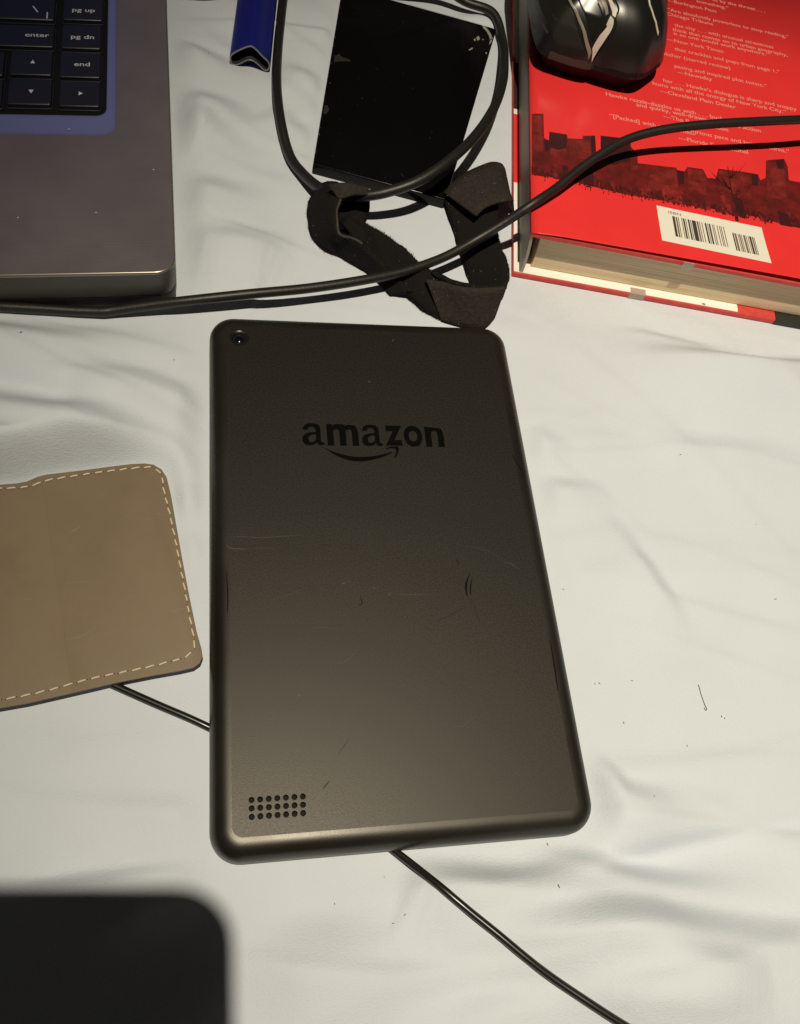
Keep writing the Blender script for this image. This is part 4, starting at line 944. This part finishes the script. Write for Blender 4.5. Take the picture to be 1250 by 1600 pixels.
# ------------------------------------------------------------------ mouse on the book
# <mouse>
MO = [(148.6, 232.6), (153.6, 249.5), (158.0, 265.6), (161.3, 281.1), (163.0, 302.0), (161.0, 324.0), (151.0, 337.0), (132.0, 343.0), (112.0, 340.0), (98.0, 328.0), (92.0, 306.0), (89.2, 285.0), (88.0, 267.4), (86.7, 250.7), (86.4, 238.4), (88.0, 229.0), (96.4, 225.0), (106.0, 222.1), (112.2, 222.0), (121.4, 219.0), (132.2, 217.8), (140.0, 223.4)]
MA, MBB = (118.0, 250.0), (127.0, 308.0)
MP = [(0.0, 65.0), (.22, 64.6), (.45, 62.6), (.62, 59.6), (.76, 55.4), (.87, 49.5), (.945, 43.0), (1.0, 36.0)]
def m_out():
    P = MO; N = len(P); o = []
    for i in range(N):
        a, b, c, d = P[i - 1], P[i], P[(i + 1) % N], P[(i + 2) % N]
        for k in range(6):
            t = k / 6
            o.append(tuple(0.5 * (2 * q + (r - p) * t + (2 * p - 5 * q + 4 * r - s) * t * t + (3 * q - p - 3 * r + s) * t ** 3) for p, q, r, s in zip(a, b, c, d)))
    return o
MOUT = m_out()
def m_ctr(x, y):
    dx, dy = MBB[0] - MA[0], MBB[1] - MA[1]
    t = max(0, min(1, ((x - MA[0]) * dx + (y - MA[1]) * dy) / (dx * dx + dy * dy)))
    return (MA[0] + dx * t, MA[1] + dy * t)
def m_prof(s):
    for (a, za), (b, zb) in zip(MP, MP[1:]):
        if s <= b: return za + (zb - za) * (s - a) / (b - a)
    return MP[-1][1]
def mouse_z(x, y):
    c = m_ctr(x, y); px, py = x - c[0], y - c[1]; L = math.hypot(px, py)
    if L < 1e-6: return MP[0][1]
    ux, uy = px / L, py / L; best = 1e9
    N = len(MOUT)
    for i in range(N):
        ax, ay = MOUT[i][0] - c[0], MOUT[i][1] - c[1]; bx, by = MOUT[(i + 1) % N][0] - c[0], MOUT[(i + 1) % N][1] - c[1]
        ex, ey = bx - ax, by - ay; den = ux * ey - uy * ex
        if abs(den) < 1e-9: continue
        t = (ax * ey - ay * ex) / den; s = (ax * uy - ay * ux) / den
        if t > 0 and 0 <= s <= 1: best = min(best, t)
    return m_prof(min(1.0, L / best))
# </mouse>
M_MOUSE = mat('mouse_shell', (0.012, 0.0115, 0.0105), 0.30, spec=0.75, bump=.05, bscale=1800)
M_MSIDE = mat('mouse_side', (0.010, 0.008, 0.008), 0.6, spec=.2)
M_MPANEL = mat('mouse_matte_panel', (0.014, 0.013, 0.012), 0.62, spec=.35, bump=.2, bscale=2200)
M_MWEDGE = mat('mouse_gloss_wedge', (0.013, 0.012, 0.011), 0.2, spec=.8)
M_MLOW = mat('mouse_skirt', (0.05, 0.036, 0.032), 0.5)
M_ACC = mat('mouse_accent', (0.66, 0.61, 0.54), 0.35)
M_ACC2 = mat('mouse_accent_grey', (0.26, 0.235, 0.205), 0.4)
M_FAINT = mat('mouse_faint_mark', (0.055, 0.048, 0.042), 0.5)
mouse = thing('computer_mouse', 'black gaming mouse with pale V-shaped accents resting on the red book', 'mouse')
mr = []
for s, z in ((.78, 27.0), (.82, 28.0), (.88, 32.0), (.96, 35.4)) :
    mr.append([(m_ctr(x, y)[0] + (x - m_ctr(x, y)[0]) * s, m_ctr(x, y)[1] + (y - m_ctr(x, y)[1]) * s, z) for x, y in MOUT])
mr.append([(x, y, 36.0) for x, y in MOUT])
MB().loft(mr, True, False).build('skirt', M_MSIDE, mouse)
top = []
for s in (1.0, .985, .965, .945, .91, .87, .82, .76, .69, .62, .54, .45, .34, .22, .1, .02):
    z = m_prof(s) + (.35 if s >= .985 else 0) * 0
    top.append([(m_ctr(x, y)[0] + (x - m_ctr(x, y)[0]) * s, m_ctr(x, y)[1] + (y - m_ctr(x, y)[1]) * s, z) for x, y in MOUT])
MB().loft(top, False, True).build('shell', M_MOUSE, mouse)
def accent(name, pts, w, m, dz=.25):
    P = catmull([p[:2] for p in pts], 5); n = len(P)
    L, R = strip(P, w); a = MB()
    rows = []
    for l, r, c in zip(L, R, P):
        rows.append([(*l, mouse_z(*l) - .4), (*l, mouse_z(*l) + dz * .7), (*c, mouse_z(*c) + dz), (*r, mouse_z(*r) + dz * .7), (*r, mouse_z(*r) - .4)])
    a.grid(rows); a.build(name, m, mouse)
def panel(name, A_, B_, m, nv=12, dz=.22):
    a, c2 = catmull([p[:2] for p in A_], 6), catmull([p[:2] for p in B_], 6); rows = []
    for u, w in zip(a, c2):
        r = []
        for k in range(nv + 1):
            t = k / nv; x, y = u[0] * (1 - t) + w[0] * t, u[1] * (1 - t) + w[1] * t
            r.append((x, y, mouse_z(x, y) + (dz if 0 < k < nv else -.3)))
        rows.append(r)
    for r in (rows[0], rows[-1]):
        for k in range(len(r)): r[k] = (r[k][0], r[k][1], r[k][2] - .5)
    MB().grid(rows).build(name, m, mouse)
panel('side_panel', [(88.95, 260.51, 41.9), (88.43, 250.23, 43.1), (88.51, 241.45, 44.2), (89.06, 234.04, 44.55), (90.65, 229.31, 43.25), (93.47, 227.27, 40.9)], [(93.71, 241.07, 54.9), (94.95, 234.1, 55.05), (97.41, 231.12, 53.1), (99.97, 228.48, 50.25), (102.26, 226.42, 47.25), (106.06, 223.48, 41.55)], M_MPANEL)
panel('thumb_panel', [(105.15, 235.16, 60.05), (107.73, 233.09, 59.15), (109.39, 230.93, 57.55), (110.27, 228.99, 55.7), (109.28, 227.12, 52.25), (107.93, 224.87, 46.95)], [(97.14, 237.1, 57.85), (99.49, 232.86, 56.4), (101.8, 230.24, 54.2), (103.94, 227.75, 51.2), (105.8, 225.71, 48.15), (107.67, 224.15, 44.7)], M_MWEDGE, 12, .16)
accent('accent_line', [(95, 240.12, 56.3), (96.22, 234.46, 56.25), (99.05, 231.03, 54), (101.62, 228.41, 51.15), (104.03, 226.07, 47.7), (106.13, 224.33, 44.4), (108.36, 223.09, 41.05)], .75, M_ACC2)
accent('accent_bar', [(112.68, 228.66, 54.9), (113.81, 227.9, 53.9), (113.88, 227.05, 52.5), (112.39, 225.87, 49.8), (111.02, 224.97, 46.9), (109.79, 223.96, 44.05), (109.24, 223.29, 41.7)], 2.1, M_ACC)
accent('accent_bar', [(111.69, 234.9, 61), (112.78, 233.01, 59.8), (114.26, 231.38, 58.15), (114.87, 229.96, 56.9), (114.64, 229.28, 56.15)], 1.6, M_ACC)
accent('accent_bar', [(108.36, 234.98, 60.55), (109.37, 232.93, 59.45), (110.78, 231.32, 58.1), (111.63, 229.72, 56.35)], 1.3, M_ACC2)
accent('seam', [(114.05, 235.19, 61.1), (115.52, 232.61, 59.75), (116.43, 230.72, 58.2), (115.51, 228.71, 55.85), (116.23, 226.88, 53.55), (115.74, 225.91, 51.5), (113.74, 224.82, 47.65), (111.65, 223.72, 43.05), (110.61, 222.95, 39.3)], .7, M_HOLE, .12)
accent('accent_line', [(130.81, 237.71, 61.5), (131.36, 234.22, 59.95), (133.06, 232.45, 58.05), (134.31, 231.12, 56.45), (136.45, 229.8, 53.6), (138.46, 229.22, 50.85)], 1.0, M_ACC)
accent('seam', [(87.88, 247.66, 41.35), (88.2, 239.52, 43.1), (88.69, 234.16, 43.75), (89.22, 231.98, 43.95)], .35, M_FAINT, .1)
accent('side_mark', [(92.71, 230.21, 47.9), (93.41, 229.43, 46.85), (94.11, 228.63, 45.8)], .4, M_FAINT, .1)
accent('side_mark', [(97.34, 229.3, 50.05), (98.43, 228.27, 48.75), (99.67, 227.26, 47.25)], .5, M_FAINT, .1)
cc = [(92.84, 235.27, 52.75), (93.07, 233.79, 52.45), (92.76, 233.08, 51.45), (91.94, 232.77, 50.25), (91.01, 233.59, 49.2), (90.53, 235.32, 48.85), (90.61, 236.78, 49.4), (91.16, 237.35, 50.4), (91.81, 236.5, 51.3)]
accent('emblem', cc, .35, M_MLOW, .1)
accent('skirt_edge', [(91.14, 227.16, 36.9), (96.54, 225.23, 37), (102.3, 223.32, 37.05), (107.53, 222.23, 37.15), (110.56, 222.35, 36.55)], .7, M_MLOW, .12)
accent('seam', [(94.26, 240.07, 55.6), (95.69, 234.15, 55.75), (98.33, 231.02, 53.6), (100.93, 228.47, 50.7), (103.26, 226.1, 47.45), (105.54, 224.32, 44), (107.4, 223.16, 41.1)], .4, M_HOLE, .1)
accent('seam', [(111.84, 222.27, 36.75), (118.29, 220.18, 36.85), (123.49, 218.81, 37), (129.5, 217.97, 37.2), (134.7, 219.29, 37.3), (140.54, 224.06, 36.45), (145.9, 229.17, 36.95)], .5, M_MSIDE, .1)
accent('seam', [(138.03, 242.03, 59.6), (138.49, 237.2, 57.55), (139.21, 232.99, 54.45), (140.96, 230.73, 50.1), (142.56, 229.3, 45.05)], .4, M_HOLE, .1)

# ------------------------------------------------------------------ hand-held phone above the bed (its shadow falls at the lower left)
phone = thing('smartphone', 'dark smartphone held over the bed, seen only as the blurred shadow at the lower left', 'phone')
phone.matrix_world = cam.matrix_world.copy()
po = rrect(-60.6, 8.0, -131.5, 8.2, 11.5, 8)
MB().loft(shell(po, [(1.2, 1.5), (.2, 2.6), (0, 4), (0, 6), (.2, 7.4), (1.2, 8.6)])).build('body', mat('phone_black', (.01, .01, .011), .4), phone)

# ------------------------------------------------------------------ lint on the sheet
M_LINT = mat('lint_dark', (0.13, 0.12, 0.11), .9)
hair = [(p[0], p[1], hz(p[0], p[1]) + .2) for p in catmull([(107.3, -50.6, 0), (107.33, -53.97, 0), (107.72, -57.76, 0), (108.06, -59.1, 0), (107.46, -59.51, 0), (107.23, -58.62, 0)], 4)]
tag(MB().tube(hair, .13, 6).build('hair', M_LINT), 'single short dark hair lying on the sheet, right of the tablet', 'hair')
li = MB(); rl = random.Random(3)
for x, y, r in [(-121.76, 83.07, 0.7), (112.77, -61.9, 0.5), (113.8, -62.6, 0.45), (76.7, -62.04, 0.5), (41.43, -109.59, 0.7), (123.37, 40.2, 0.5), (146.38, -20.55, 0.6), (64.3, -14.47, 0.35), (182.12, 58.46, 0.4), (-3.39, -112.7, 0.5), (-6.75, -114.54, 0.5), (-22.8, -107.9, 0.4), (71, -48.33, 0.5), (69.4, -48.44, 0.4), (79.55, -86.34, 0.35), (-70.33, 79.57, 0.35), (43.34, -97.33, 0.6), (83.06, -47.99, 0.4), (97.46, -70.85, 0.4), (-57.92, 252.21, 0.4), (-7.98, -102.1, 0.3), (148.39, 10.42, 0.3)]:
    r *= 0.75
    z = hz(x, y) + .12; a = rl.uniform(0, 3); c, s = math.cos(a), math.sin(a); q = r * .35
    li.loft([[(x + c * u - s * w, y + s * u + c * w, z + dz) for u, w in ((-r, -q * .5), (0, -q), (r, -q * .4), (r * .8, q), (-.2 * r, q * .7), (-r, q * .5))] for dz in (-.1, .12)])
lo_ = li.build('lint', M_LINT, None, False); lo_['kind'] = 'stuff'; lo_['label'] = 'scattered dark specks of lint on the sheet'
make_sheet()
